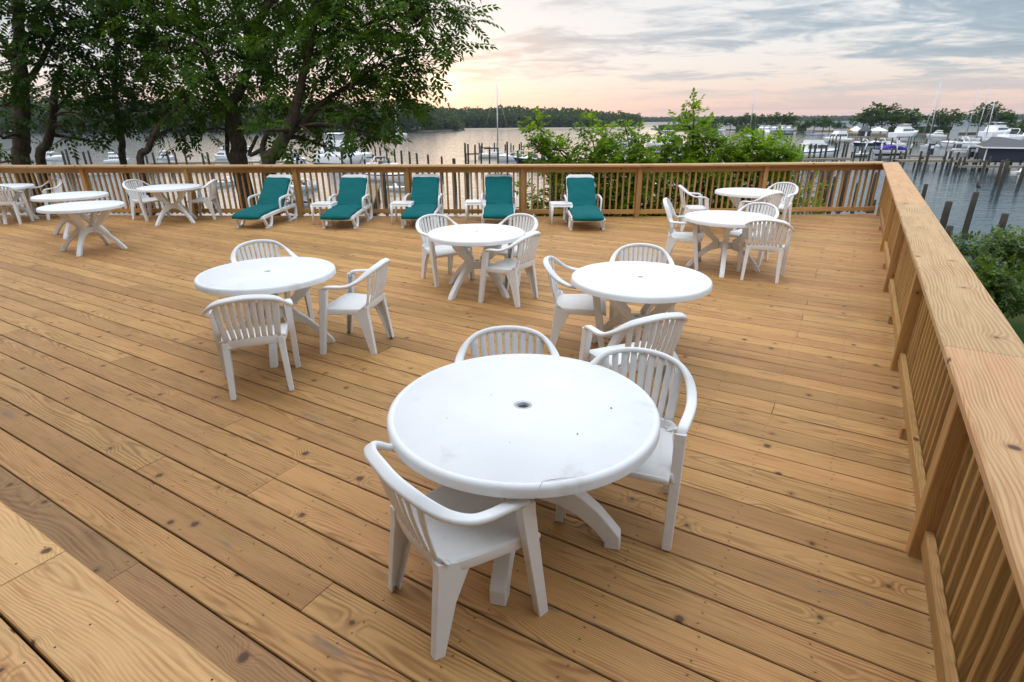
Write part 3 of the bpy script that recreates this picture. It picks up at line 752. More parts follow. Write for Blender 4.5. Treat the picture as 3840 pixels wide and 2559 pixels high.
# ------------------------------------------------------------ sun loungers
def cushion(name, path, w, th, parent, puff=1.0):
    P = catmull(path, 5); n = len(P); nw = 10; vs = []; fs = []
    rng = random.Random(len(P) * 7 + int(w * 100)); prof = []
    k = 20
    for q in range(k):
        a = 2 * PI * q / k; c, s_ = math.cos(a), math.sin(a); e = .32
        prof.append((w / 2 * math.copysign(abs(c) ** e, c), th / 2 * math.copysign(abs(s_) ** .7, s_)))
    scl = []
    for i in range(n):
        e = min(i, n - 1 - i) / 3; f = min(1, .25 + .75 * math.sqrt(min(1, e))); scl.append((.94 + .06 * min(1, e), f))
    mb = MB(); ups = [Vector((0, 0, 1)) for _ in P]
    for i in range(n):
        a = P[max(0, i - 1)]; b = P[min(n - 1, i + 1)]; T = (b - a).normalized(); ups[i] = Vector((0, -T.z, T.y)) if T.y > 0 else Vector((0, 0, 1))
    mb.sweep(P, prof, ups, scl)
    o = mb.build(name, M['teal'], parent)
    # shallow creases
    tex = bpy.data.textures.new(name + '_folds', 'CLOUDS'); tex.noise_scale = .16
    sb = subsurf(o, 1); d = o.modifiers.new('folds', 'DISPLACE'); d.texture = tex; d.strength = .034; d.mid_level = .5; d.texture_coords = 'LOCAL'
    return o
def lounger():
    t = empty('sun_lounger', label='x', cat='sun lounger', group='teal cushioned sun loungers along the back railing'); m = M['plastic']
    # local: y = 0 at the front feet, head end at +y
    f = MB()
    for sx in (-1, 1):
        f.sweep(catmull([(sx * .285, -.13, .205), (sx * .292, .0, .225), (sx * .297, .4, .255), (sx * .297, .9, .28), (sx * .297, 1.12, .285)], 5), rrect(.045, .075, .5, 3), (0, 0, 1))
    f.sweep([(-.285, -.13, .205), (-.20, -.155, .202), (.20, -.155, .202), (.285, -.13, .205)], rrect(.045, .07, .5, 3), (0, 0, 1))
    f.sweep([(-.29, 1.12, .285), (.29, 1.12, .285)], rrect(.045, .06, .5, 3), (0, 0, 1))
    for q in range(11):
        y = -.05 + q * .085; f.sweep([(-.28, y, .225 + q * .005), (.28, y, .225 + q * .005)], rrect(.05, .016, .5, 2), (0, 0, 1))
    f.build('frame', m, t)
    br = MB(); A = Vector((0, .70, .265)); B = Vector((0, 1.19, .845)); T = (B - A).normalized(); nrm = (0, -T.z, T.y)
    for sx in (-1, 1): br.sweep([A + Vector((sx * .27, 0, 0)), B + Vector((sx * .262, 0, 0))], rrect(.05, .04, .5, 3), nrm)
    for q in range(9):
        p = A + T * (.06 + q * .07); br.sweep([p + Vector((-.26, 0, 0)), p + Vector((.26, 0, 0))], rrect(.045, .014, .5, 2), nrm)
    br.sweep([B + Vector((-.262, 0, 0)) - T * .06, B + Vector((-.255, 0, 0)), B + Vector((-.22, 0, 0)) + T * .035, B + Vector((.22, 0, 0)) + T * .035, B + Vector((.255, 0, 0)), B + Vector((.262, 0, 0)) - T * .06], rrect(.05, .04, .5, 3), nrm)
    br.prism([(-.25, -.10), (.25, -.10), (.25, .03), (-.25, .03)], ((1, 0, 0), T, nrm), B, .022)
    br.build('backrest', m, t)
    for sx in (-1, 1):
        st = MB(); st.sweep([(sx * .25, 1.06, .66), (sx * .275, 1.22, .30)], rrect(.03, .02, .5, 2), (0, 1, 0)); st.build('prop_strut', m, t)
    for sx in (-1, 1):
        a = MB(); a.sweep(catmull([(sx * .325, .50, .24), (sx * .335, .485, .38), (sx * .34, .50, .475), (sx * .342, .56, .505), (sx * .342, .78, .522), (sx * .335, .93, .515), (sx * .31, 1.0, .47), (sx * .298, 1.02, .30)], 5), rrect(.05, .036, .7, 3), (sx, 0, .25))
        a.build('armrest', m, t)
        for y0, y1, y2 in ((-.08, .0, .14), (.78, .87, 1.10)):
            lg = MB(); z0 = .215 if y0 < .5 else .28; hgt = z0 - .005
            pth = catmull([(sx * .29, y0 - .05, hgt), (sx * .297, y0 - .02, .17), (sx * .303, y0 + .05, .05), (sx * .305, y0 + .10, .028), (sx * .305, y2 - .08, .028), (sx * .303, y2 - .02, .07), (sx * .297, y2 + .02, .17), (sx * .29, y2 + .03, hgt + .01)], 4)
            lg.sweep(pth, rrect(.040, .062, .5, 3), (sx, 0, 0))
            lg.box((sx * .305, y0 + .055, .0125), (.048, .11, .025)); lg.box((sx * .305, y2 - .05, .0125), (.046, .07, .025))
            bevel(lg.build('leg', m, t), .004, 1, 50)
    cushion('seat_cushion', [(0, -.22, .200), (0, -.18, .243), (0, -.05, .278), (0, .22, .296), (0, .48, .312), (0, .64, .318), (0, .70, .314)], .585, .095, t)
    C0 = A + Vector((0, -.045, .055)); C1 = B + Vector((0, -.05, -.012))
    cushion('back_cushion', [C0 + (C1 - C0) * k for k in (0, .08, .3, .5, .7, .92, 1.0)], .565, .095, t)
    c = MB(); c.tube(catmull([(.29, .80, .44), (.315, .86, .44), (.30, .90, .36), (.306, .905, .22)], 4), .005, 5); c.tube(catmull([(.29, .80, .44), (.32, .88, .42), (.31, .93, .33), (.315, .94, .25)], 4), .005, 5)
    c.build('tie_cord', M['teal_dark'], t)
    return t
lg0 = lounger()
def ang(p, q): return math.atan2(q[1] - p[1], q[0] - p[0])
LG = [((-5.06, 11.0), -8.5, 'leftmost teal lounger, turned most to the left, near the small round table by the railing'),
      ((-3.33, 10.89), -3, 'second teal lounger from the left, turned a little to the left'),
      ((-1.80, 10.90), -1.5, 'teal lounger in the middle of the row, behind the centre table and its left chair'),
      ((-.245, 10.90), .5, 'teal lounger second from the right, facing straight out behind the centre table'),
      ((1.43, 10.58), 1.0, 'rightmost teal lounger with the glossiest seat, standing alone in front of the green bushes')]
for i, ((x, y), a, lb) in enumerate(LG):
    o = lg0 if i == 0 else copy_tree(lg0)
    o.location = (x, y, 0); o.rotation_euler = (0, 0, R(a)); o['label'] = lb
def side_table():
    t = empty('side_table', label='x', cat='side table', group='small white side tables between the loungers'); m = M['plastic']
    b = MB(); b.prism([(-.21, -.19), (-.19, -.21), (.19, -.21), (.21, -.19), (.21, .19), (.19, .21), (-.19, .21), (-.21, .19)], ((1, 0, 0), (0, 1, 0), (0, 0, 1)), (0, 0, .405), .022)
    for a, q in (((-.2, -.2), (.2, -.2)), ((.2, -.2), (.2, .2)), ((.2, .2), (-.2, .2)), ((-.2, .2), (-.2, -.2))):
        b.sweep([(a[0], a[1], .378), (q[0], q[1], .378)], rrect(.012, .045, .3, 2), (0, 0, 1))
    bevel(fixn(b.build('table_top', m, t)), .006, 2, 40)
    for sx in (-1, 1):
        for sy in (-1, 1):
            l = MB(); l.sweep([(sx * .182, sy * .182, .395), (sx * .186, sy * .186, .25), (sx * .194, sy * .194, 0)], rrect(.05, .05, .35, 2), (0, 1, 0), [1.25, .85, .62]); l.build('leg', m, t)
    return t
sd = side_table()
ST = [((-3.76, 11.42), -4, 'small white side table left of the second lounger'), ((-2.19, 11.43), -2, 'small white side table left of the middle lounger'),
      ((-.72, 11.56), 0, 'small white side table left of the second lounger from the right'), ((.985, 11.22), 1, 'small white side table left of the rightmost lounger')]
for i, ((x, y), a, lb) in enumerate(ST):
    o = sd if i == 0 else copy_tree(sd)
    o.location = (x, y, 0); o.rotation_euler = (0, 0, R(a)); o['label'] = lb
# ------------------------------------------------------------ foliage
def quads_mesh(name, V, F):
    me = bpy.data.meshes.new(name); nv, nf = len(V), len(F); k = F.shape[1]
    me.vertices.add(nv); me.vertices.foreach_set('co', V.astype(np.float32).ravel())
    me.loops.add(nf * k); me.loops.foreach_set('vertex_index', F.astype(np.int32).ravel())
    me.polygons.add(nf); me.polygons.foreach_set('loop_start', np.arange(0, nf * k, k, dtype=np.int32))
    me.update(calc_edges=True); me.validate(); return me
def scatter(T, TF, pos, dirs, size, rng, roll=.6):
    """place a template (points T along +x, faces TF) at pos, pointing along dirs"""
    n = len(pos); d = dirs / np.linalg.norm(dirs, axis=1)[:, None]
    up = np.tile([0, 0, 1.0], (n, 1)) + rng.normal(0, roll, (n, 3)) * .5
    s = np.cross(up, d); s /= np.linalg.norm(s, axis=1)[:, None] + 1e-9; u = np.cross(d, s)
    B = np.stack([d, s, u], 1)                                      # n,3(basis),3
    V = np.einsum('kj,njc->nkc', T, B) * size[:, None, None] + pos[:, None, :]
    F = TF[None] + (np.arange(n) * len(T))[:, None, None]
    return V.reshape(-1, 3), F.reshape(-1, TF.shape[1])
def frond_template(pairs=5, L=.36, wd=.12):
    T = []; F = []
    def leaf(o, d, n, l):
        side = np.cross(n, d); b = len(T)
        T.extend([o, o + d * l * .45 + side * l * wd / .30 * .55, o + d * l - n * l * .12, o + d * l * .45 - side * l * wd / .30 * .55]); F.append([b, b + 1, b + 2, b + 3])
    for i in range(pairs):
        t = .14 + .82 * i / (pairs - 1) * .95; o = np.array([t, 0, -.20 * t * t]); n = np.array([.3 * t, 0, 1.0]); n /= np.linalg.norm(n)
        l = L * (1 - .45 * abs(t - .5))
        for sg in (-1, 1):
            d = np.array([.6, sg * .80, -.2]); d /= np.linalg.norm(d); leaf(o, d, n, l)
    leaf(np.array([.96, 0, -.19]), np.array([.85, 0, -.5]), np.array([.5, 0, .85]), L * .9)
    return np.array(T), np.array(F)
def cluster_template(n=6, seed=1, L=.5, wd=.30):
    rg = np.random.default_rng(seed); T = []; F = []
    for i in range(n):
        t = .1 + .8 * i / n; o = np.array([t, 0, -.06 * t]); sg = 1 if i % 2 else -1
        d = np.array([.5 + .3 * t, sg * (.9 - .6 * t), rg.uniform(-.35, .25)]); d /= np.linalg.norm(d)
        nn = np.array([rg.uniform(-.3, .3), rg.uniform(-.3, .3), 1]); nn /= np.linalg.norm(nn); s = np.cross(nn, d); l = L * rg.uniform(.8, 1.15); b = len(T)
        T += [o, o + d * l * .5 + s * wd * l, o + d * l - nn * l * .18, o + d * l * .5 - s * wd * l]; F.append([b, b + 1, b + 2, b + 3])
    return np.array(T), np.array(F)
FR = frond_template(); CL = cluster_template(); QD = (np.array([[0, -.5, 0], [.5, 0, .1], [0, .5, 0], [-.5, 0, -.1]], float), np.array([[0, 1, 2, 3]]))
def blob_points(blobs, dens, rng, shell=.55, flat=1.0):
    P, Dr = [], []
    for (c, r) in blobs:
        n = max(4, int(dens * r * r)); v = rng.normal(0, 1, (n, 3)); v /= np.linalg.norm(v, axis=1)[:, None]
        rad = r * (shell + (1 - shell) * rng.random(n) ** .5) * (1 - .45 * (rng.random(n) ** 3)); lump = 1 + .22 * np.sin(v[:, 0] * 5 + c[0] * 3) * np.cos(v[:, 2] * 6 + c[1])
        p = np.array(c) + v * (rad * lump)[:, None] * np.array([1, 1, flat]); P.append(p); Dr.append(v)
    return np.concatenate(P), np.concatenate(Dr)
def px_blobs(lst, Y, rng, dy=0.0):
    out = []
    for px, py, r in lst:
        yy = Y + rng.uniform(-dy, dy); p = atY(px, py, yy); out.append((np.array(p), r * yy * .93 / 2084))
    return out
def limb(mb, a, b, r0, r1, rng, sag=.1, n=6):
    a, b = Vector(a), Vector(b); mid = (a + b) / 2 + Vector((rng.uniform(-1, 1), rng.uniform(-1, 1), rng.uniform(.2, 1))) * (b - a).length * sag
    P = catmull([a, mid, b], n // 2); mb.tube(P, [r0 + (r1 - r0) * i / (len(P) - 1) for i in range(len(P))], 7)
def ashtree(label, trunks, Y, blobs, dens, seed, leaf, dy=1.4, fs=(.42, .66), group='shade trees beyond the back railing', name='shade_tree'):
    """trunks: list of pixel polylines [(px,py,radius_m), ...] at depth Y"""
    rng = np.random.default_rng(seed); rr = random.Random(seed)
    b0 = atY(trunks[0][0][0], trunks[0][0][1], Y); base = Vector((b0.x, b0.y, hill(b0.x, b0.y) - .1))
    t = empty(name, base, 0, label, 'tree', group); mb = MB(); nodes = []
    for q, tr in enumerate(trunks):
        P = [atY(px, py, Y + (.25 * q if q else 0)) for px, py, r in tr]; rad = [r * .86 for *_, r in tr]
        if q == 0: P = [Vector((P[0].x + (P[0].x - P[1].x) * .15, Y, base.z))] + P; rad = [rad[0] * 1.2] + rad
        else: P[0] = min(nodes, key=lambda k: (k[0] - P[0]).length)[0]
        C = catmull(P, 5); rs = [rad[min(len(rad) - 1, int(i / 5))] * (1 - (i / 5) % 1) + rad[min(len(rad) - 1, int(i / 5) + 1)] * ((i / 5) % 1) for i in range(len(C))]
        C = [c + Vector((rr.uniform(-1, 1), rr.uniform(-1, 1), 0)) * r * .12 for c, r in zip(C, rs)]
        mb.tube(C, rs, 10); nodes += [(c, r) for c, r in zip(C, rs)]
    B = px_blobs(blobs, Y, rng, dy); up = [n for n in nodes if n[0].z > base.z + 1.8] or nodes
    for c, r in B:
        cv = Vector(c); n = min(up, key=lambda k: (k[0] - cv).length + (0 if k[0].z < cv.z + .3 else 1.5)); ra = min(n[1] * .6, .075)
        limb(mb, n[0], cv, ra, ra * .35, rr, .12)
        for k in range(5):
            v = Vector((rr.uniform(-1, 1), rr.uniform(-1, 1), rr.uniform(-.5, .8))) * r * .85; limb(mb, cv, cv + v, ra * .35, .006, rr, .12, 4)
    to = mb.build('trunk', M['bark'], t)
    P, Dv = blob_points(B, dens, rng, .35); keep = rng.random(len(P)) < 1.0; P, Dv = P[keep], Dv[keep]
    hd = Dv * np.array([1, 1, .35]) + rng.normal(0, .45, Dv.shape) * np.array([1, 1, .5]) + np.array([0, 0, -.10])
    V, F = scatter(FR[0], FR[1], P, hd, rng.uniform(fs[0], fs[1], len(P)), rng)
    co = link_mesh('crown', quads_mesh('crown', V, F), leaf, t)
    for o in (to, co): o.matrix_parent_inverse = Matrix.Translation(-base)
    return t
T_DENS = 64
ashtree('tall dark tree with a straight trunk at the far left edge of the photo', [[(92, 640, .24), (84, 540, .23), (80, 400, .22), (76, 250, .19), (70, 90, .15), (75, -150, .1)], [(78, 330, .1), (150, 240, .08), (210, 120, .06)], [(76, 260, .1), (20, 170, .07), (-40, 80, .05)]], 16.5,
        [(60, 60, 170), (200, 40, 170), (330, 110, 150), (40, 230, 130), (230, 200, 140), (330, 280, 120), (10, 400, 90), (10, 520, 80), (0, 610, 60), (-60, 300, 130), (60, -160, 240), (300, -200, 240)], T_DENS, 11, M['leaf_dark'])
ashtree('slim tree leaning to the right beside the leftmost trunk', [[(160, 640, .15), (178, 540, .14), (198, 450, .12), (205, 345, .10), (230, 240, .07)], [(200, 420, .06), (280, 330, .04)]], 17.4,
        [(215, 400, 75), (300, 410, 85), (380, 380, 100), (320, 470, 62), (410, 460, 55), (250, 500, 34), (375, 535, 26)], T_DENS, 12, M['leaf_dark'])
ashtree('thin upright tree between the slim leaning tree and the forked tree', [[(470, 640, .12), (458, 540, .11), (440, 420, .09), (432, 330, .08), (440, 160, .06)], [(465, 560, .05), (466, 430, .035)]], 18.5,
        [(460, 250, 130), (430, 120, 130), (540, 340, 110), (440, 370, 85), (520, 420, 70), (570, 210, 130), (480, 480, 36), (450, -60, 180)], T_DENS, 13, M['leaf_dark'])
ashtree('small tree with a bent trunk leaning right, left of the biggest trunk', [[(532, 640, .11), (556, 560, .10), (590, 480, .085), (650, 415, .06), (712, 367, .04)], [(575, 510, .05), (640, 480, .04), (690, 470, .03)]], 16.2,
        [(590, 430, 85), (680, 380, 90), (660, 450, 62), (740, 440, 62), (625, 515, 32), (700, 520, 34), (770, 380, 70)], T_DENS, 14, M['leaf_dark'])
ashtree('biggest tree, its thick trunk forking above the left lounger', [[(905, 650, .265), (893, 540, .255), (868, 420, .235), (852, 380, .22)], [(866, 400, .17), (905, 330, .15), (935, 230, .13), (950, 110, .12), (1010, 10, .10), (1060, -140, .07)], [(856, 390, .15), (815, 310, .12), (770, 200, .10), (740, 60, .09), (720, -120, .06)], [(940, 180, .08), (900, 40, .06)], [(905, 620, .09), (858, 590, .08), (852, 520, .075), (850, 440, .06)]], 17.0,
        [(700, 60, 180), (880, 50, 180), (620, 200, 140), (780, 210, 160), (960, 130, 170), (1040, 250, 140), (930, 300, 120), (730, 320, 120), (820, 420, 80), (980, 400, 90), (560, 60, 150), (1050, 40, 150), (770, 490, 40), (850, -180, 280), (600, -150, 220), (1100, -150, 220)], T_DENS, 15, M['leaf_tree'], 1.8)
ashtree('spreading tree leaning right, its drooping fronds reaching over the water', [[(1008, 650, .20), (1040, 570, .19), (1085, 480, .165), (1110, 400, .14), (1125, 330, .12), (1165, 170, .10), (1185, 20, .08)], [(1080, 500, .11), (1150, 445, .09), (1230, 370, .07), (1330, 310, .05)], [(1135, 260, .07), (1250, 160, .06), (1380, 90, .045), (1520, 50, .03)], [(960, 640, .10), (985, 560, .09), (1000, 500, .07)], [(910, 640, .07), (935, 580, .06), (965, 510, .05)]], 15.2,
        [(1170, 90, 160), (1350, 60, 170), (1530, 50, 140), (1650, 40, 95), (1720, 80, 60), (1700, 175, 60), (1770, 55, 40), (1250, 220, 150), (1430, 200, 150), (1580, 190, 95), (1610, 270, 55), (1340, 350, 130), (1460, 360, 100), (1550, 345, 55), (1220, 400, 110), (1120, 440, 85), (1420, 455, 75), (1340, 455, 70), (1490, 290, 80), (1185, 515, 36), (1215, 550, 22), (1385, 515, 40), (1440, 510, 25), (1065, 545, 40), (1010, 490, 40), (1075, 590, 28), (1350, -130, 240), (1600, -110, 160), (1150, -100, 200)], T_DENS + 25, 16, M['leaf_tree'], 1.2)
# young trees just beyond the railing
def sapling(label, stems, Y, blobs, dens, seed, leaf='leaf_bush', group='young trees just beyond the back railing', name='young_tree', size=(.16, .27), bark_='bark_green', cat='tree'):
    rng = np.random.default_rng(seed); rr = random.Random(seed)
    b0 = atY(stems[0][0][0], stems[0][0][1], Y); base = Vector((b0.x, b0.y, hill(b0.x, b0.y) - .1)); t = empty(name, base, 0, label, cat, group); mb = MB(); nodes = []
    for q, st in enumerate(stems):
        P = [Vector((b0.x + .05 * q, Y, base.z))] + [atY(px, py, Y) for px, py in st]; C = catmull(P, 4); n = len(C)
        mb.tube(C, [.032 - .027 * i / (n - 1) for i in range(n)], 6); nodes += C
    B = [(c, r * (1.22 if leaf == 'leaf_bush' else 1.1)) for c, r in px_blobs(blobs, Y, rng, .35)]
    for c, r in B:
        cv = Vector(c); n = min(nodes, key=lambda k: (k - cv).length + (0 if k.z < cv.z else .6)); limb(mb, n, cv, .011, .004, rr, .08, 4)
        for k in range(4): limb(mb, cv, cv + Vector((rr.uniform(-1, 1), rr.uniform(-1, 1), rr.uniform(-.3, .9))) * r * .8, .005, .003, rr, .1, 4)
    to = mb.build('trunk', M[bark_], t)
    P, Dv = blob_points(B, dens, rng, .25); hd = Dv * np.array([1, 1, .5]) + rng.normal(0, .4, Dv.shape) + np.array([0, 0, .05])
    V, F = scatter(CL[0], CL[1], P, hd, rng.uniform(size[0], size[1], len(P)), rng)
    co = link_mesh('crown', quads_mesh('crown', V, F), M[leaf], t)
    for o in (to, co): o.matrix_parent_inverse = Matrix.Translation(-base)
    return t
def low(x0, x1, rng, ys=(690, 770, 830), r=62, st=75): return [(x + rng.uniform(-20, 20), y + rng.uniform(-18, 18), r * rng.uniform(.8, 1.2)) for y in ys for x in np.arange(x0, x1, st)]
lr = random.Random(4); SD = 470
sapling('young tree leaning far left, first of the bright green row behind the railing', [[(2190, 800), (2180, 680), (2110, 580), (2040, 500), (2003, 440)], [(2150, 640), (2060, 560), (1970, 550)]], 13.7,
        [(2005, 450, 20), (2025, 480, 28), (2045, 520, 34), (1985, 500, 20), (2000, 545, 26), (1985, 575, 20), (2075, 555, 42), (2115, 590, 48), (2055, 610, 36), (2140, 640, 50), (2095, 640, 40)] + low(2120, 2230, lr) + [(1960, 720, 26), (2000, 760, 30), (1990, 800, 28), (2050, 740, 30), (2060, 800, 36)], SD, 21)
sapling('bushy young tree second in the green row, with two blunt tops', [[(2250, 800), (2240, 650), (2225, 540), (2195, 450)], [(2250, 650), (2270, 540), (2268, 455)]], 13.9,
        [(2190, 462, 20), (2205, 495, 28), (2225, 535, 38), (2215, 590, 46), (2245, 640, 54), (2263, 468, 20), (2275, 505, 30), (2285, 550, 38), (2290, 605, 46)] + low(2230, 2340, lr), SD, 22)
sapling('slender young tree third in the green row, level with the rail joint', [[(2380, 800), (2370, 650), (2360, 560), (2345, 470)], [(2375, 640), (2400, 560), (2408, 500)]], 13.5,
        [(2335, 470, 22), (2350, 500, 26), (2365, 545, 34), (2360, 600, 44), (2340, 640, 44), (2405, 510, 24), (2410, 555, 34), (2410, 610, 40)] + low(2330, 2440, lr), SD, 23)
sapling('short young tree in the gap left of the tallest young tree', [[(2490, 800), (2490, 650), (2495, 500)]], 14.1,
        [(2495, 495, 16), (2495, 525, 24), (2485, 560, 34), (2510, 590, 36), (2470, 610, 38), (2500, 640, 40)] + low(2430, 2540, lr), SD * .85, 24)
sapling('tallest young tree in the green row, its single leader above the horizon', [[(2600, 800), (2600, 650), (2600, 500), (2602, 420), (2585, 385)], [(2600, 560), (2560, 470), (2545, 440)]], 13.4,
        [(2582, 392, 13), (2605, 402, 14), (2615, 415, 14), (2600, 432, 12), (2560, 432, 12), (2550, 438, 11), (2615, 448, 12), (2590, 470, 30), (2560, 490, 30), (2625, 490, 26), (2600, 520, 42), (2560, 560, 44), (2635, 560, 40), (2600, 610, 56), (2550, 630, 44), (2650, 630, 44), (2650, 520, 22)] + low(2540, 2650, lr), SD, 25)
sapling('rounded young tree right of the tallest one, below the horizon', [[(2720, 800), (2715, 650), (2690, 530)]], 13.8,
        [(2672, 515, 22), (2700, 530, 30), (2680, 560, 36), (2720, 580, 42), (2740, 540, 22), (2700, 620, 48), (2750, 630, 40)] + low(2650, 2760, lr), SD, 26)
sapling('widest young tree at the right end of the green row', [[(2860, 800), (2850, 660), (2830, 530)], [(2860, 700), (2920, 590), (2980, 580)]], 13.6,
        [(2800, 535, 24), (2825, 520, 26), (2840, 550, 36), (2810, 580, 40), (2780, 610, 40), (2850, 600, 50), (2895, 545, 28), (2930, 535, 24), (2925, 565, 34), (2960, 555, 22), (2900, 600, 42), (2950, 595, 34), (2985, 595, 20), (2870, 640, 50), (2940, 630, 36)] + low(2770, 2960, lr) + [(3030, 720, 24), (3010, 780, 36), (3060, 690, 16), (3060, 770, 24), (3060, 830, 22)], SD, 27)
# evergreen shrubs below the right railing
def shrub(label, Y, blobs, seed):
    b = [(x, y, r) for x, y, r in blobs]
    sapling(label, [[(b[0][0], b[0][1] + 60), (b[0][0], b[0][1])]], Y, b, 900, seed, 'leaf_shrub', 'laurel shrubs below the right railing', 'shrub', (.11, .20), cat='shrub')
shrub('glossy dark shrub nearest the rail cap, at the foot of the mooring piles', 11.8, [(3570, 915, 34), (3610, 935, 40), (3560, 960, 46), (3620, 985, 50), (3660, 930, 34), (3600, 1040, 60)], 31)
shrub('tall spreading shrub in front of the grey water at the right edge', 11.2, [(3710, 910, 42), (3760, 915, 44), (3800, 925, 44), (3850, 930, 50), (3720, 965, 56), (3790, 975, 60), (3860, 990, 60), (3740, 890, 24), (3830, 890, 26)], 32)
shrub('yellowish low shrub midway down the right-hand planting', 10.4, [(3650, 1020, 50), (3700, 1040, 60), (3680, 1090, 60), (3640, 1080, 50), (3730, 1110, 44), (3700, 1150, 44)], 33)
shrub('rounded dark shrub above the strip of lawn at the right edge', 10.6, [(3780, 1050, 60), (3840, 1060, 70), (3800, 1110, 60), (3860, 1130, 56), (3760, 1130, 36)], 34)

# ------------------------------------------------------------ far woods (one mass), islet trees (things)
def woods(name, prof, base, label_kind, seed, rad, dens, mat, depth, qs):
    rng = np.random.default_rng(seed); B = []
    xs = [p[0] for p in prof]; x = xs[0]
    while x < xs[-1]:
        top = np.interp(x, xs, [p[1] for p in prof]); by = np.interp(x, xs, [p[2] for p in prof])
        g0 = at(x, by, WATER + base); D = math.hypot(g0.x, g0.y); hgt = (by - top) / 2246 * D
        for row in range(3):
            u = Vector((g0.x, g0.y, 0)).normalized(); k = u * (row * depth / 3 + rng.uniform(0, depth / 4)); h = hgt * (.62, .85, 1.0)[row] * rng.uniform(.86, 1.06)
            r = rad * rng.uniform(.75, 1.25)
            B.append((np.array((g0.x + k.x, g0.y + k.y, WATER + base + h - r)), r))
            B.append((np.array((g0.x + k.x + rng.uniform(-3, 3), g0.y + k.y, WATER + base + max(h * .4, r * .6))), r * 1.05))
        x += rad * 2246 / D * .75
    P, Dv = blob_points(B, dens, rng, .75)
    V, F = scatter(QD[0], QD[1], P, Dv + rng.normal(0, .5, Dv.shape), rng.uniform(qs * .6, qs * 1.3, len(P)), rng)
    tag(link_mesh(name, quads_mesh(name, V, F), mat), kind='stuff')
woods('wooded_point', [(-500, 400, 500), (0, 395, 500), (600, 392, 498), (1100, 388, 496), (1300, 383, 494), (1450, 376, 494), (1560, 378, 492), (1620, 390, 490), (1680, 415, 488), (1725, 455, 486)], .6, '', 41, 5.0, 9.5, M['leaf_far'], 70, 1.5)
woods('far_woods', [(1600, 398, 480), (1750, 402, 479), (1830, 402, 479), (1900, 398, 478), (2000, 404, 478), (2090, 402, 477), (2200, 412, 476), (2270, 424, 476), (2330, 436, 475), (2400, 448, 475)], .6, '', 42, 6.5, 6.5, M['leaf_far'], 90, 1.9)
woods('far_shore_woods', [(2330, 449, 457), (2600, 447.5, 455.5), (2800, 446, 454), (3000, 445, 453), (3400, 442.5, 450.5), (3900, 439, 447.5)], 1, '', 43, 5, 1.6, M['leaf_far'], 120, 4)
def small_tree_proto(name, seed, h=9.0, wide=1.0, dens=26):
    rng = np.random.default_rng(seed); rr = random.Random(seed); t = empty(name, cat='tree', label='x', group='trees on the marina islet'); mb = MB()
    n = rr.randint(5, 7); B = []; tr = [Vector((0, 0, -.3)), Vector((rr.uniform(-.2, .2), 0, h * .2)), Vector((rr.uniform(-.4, .4), rr.uniform(-.3, .3), h * .5)), Vector((rr.uniform(-.5, .5), 0, h * .8))]
    C = catmull(tr, 4); mb.tube(C, [.20 - .15 * i / (len(C) - 1) for i in range(len(C))], 7)
    for i in range(n):
        a = 2 * PI * i / n + rr.uniform(-.5, .5); z = h * rr.uniform(.34, .72); d = wide * h * rr.uniform(.16, .30); r = h * rr.uniform(.13, .20)
        B.append((np.array((d * math.cos(a), d * math.sin(a), z)), r))
    B.append((np.array((rr.uniform(-.3, .3), 0, h * .84)), h * .16)); B.append((np.array((rr.uniform(-.6, .6), 0, h * .6)), h * .20))
    for c, r in B: limb(mb, C[rr.randint(4, len(C) - 3)], c, .07, .02, rr, .1, 4)
    mb.build('trunk', M['bark'], t)
    P, Dv = blob_points(B, dens, rng, .5); V, F = scatter(QD[0], QD[1], P, Dv + rng.normal(0, .5, Dv.shape), rng.uniform(.5, 1.0, len(P)), rng)
    link_mesh('crown', quads_mesh('crown', V, F), M['leaf_islet'], t); return t
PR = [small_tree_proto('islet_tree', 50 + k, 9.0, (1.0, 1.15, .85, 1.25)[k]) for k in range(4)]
used = set()
def islet_tree(px, top, by, k, label, group, wide=1.0):
    g0 = at(px, by, WATER + .7); D = math.hypot(g0.x, g0.y); h = (by - top) / 2246 * D
    o = PR[k] if k not in used else copy_tree(PR[k]); used.add(k)
    o.location = g0; o.rotation_euler = (0, 0, random.uniform(0, 6.28)); s = h / 9.0; o.scale = (s * wide, s * wide, s); o['label'] = label; o['group'] = group
L1 = 'round-headed green tree in the low row behind the line of white yachts'
for i, (px, top) in enumerate([(2620, 455), (2640, 451), (2668, 443), (2703, 439), (2738, 440), (2765, 446), (2791, 432), (2820, 432), (2849, 436), (2877, 435), (2906, 431), (2932, 436), (2954, 431), (2973, 440)]):
    islet_tree(px, top, 487, i % 4, L1, 'trees behind the yacht row', 1.35)
L2 = 'low scrubby tree right of the yacht row, above the small runabout'
for i, (px, top) in enumerate([(2992, 457), (3021, 456), (3050, 452), (3084, 443), (3109, 453), (3141, 461), (3166, 473)]):
    islet_tree(px, top, 493, (i + 1) % 4, L2, 'scrub trees right of the yacht row', 1.6)
TT = [(3232, 420, 'leftmost of the tall trees behind the white tents, overhanging the dark hut'), (3262, 408, 'tall dark tree rising straight above the dark pointed hut'), (3300, 413, 'tall bright green tree above the right-hand white tent'), (3336, 412, 'tall tree with a ragged top just right of the tents'),
      (3378, 424, 'dome-shaped tree between the tents and the leaning twin masts'), (3412, 426, 'broad dark tree left of the leaning sailboat mast'), (3490, 432, 'tree seen behind the leaning furled forestay'), (3520, 430, 'tree with a flat right side beside the leaning mast'), (3562, 428, 'small leaning tree above the grey notice board'),
      (3665, 418, 'tree partly hidden by the three sailboat masts'), (3705, 412, 'tallest tree right of the three masts'), (3764, 437, 'spindly tree standing alone near the navy boathouse roof'), (3840, 452, 'dark tree at the very right edge above the boathouse')]
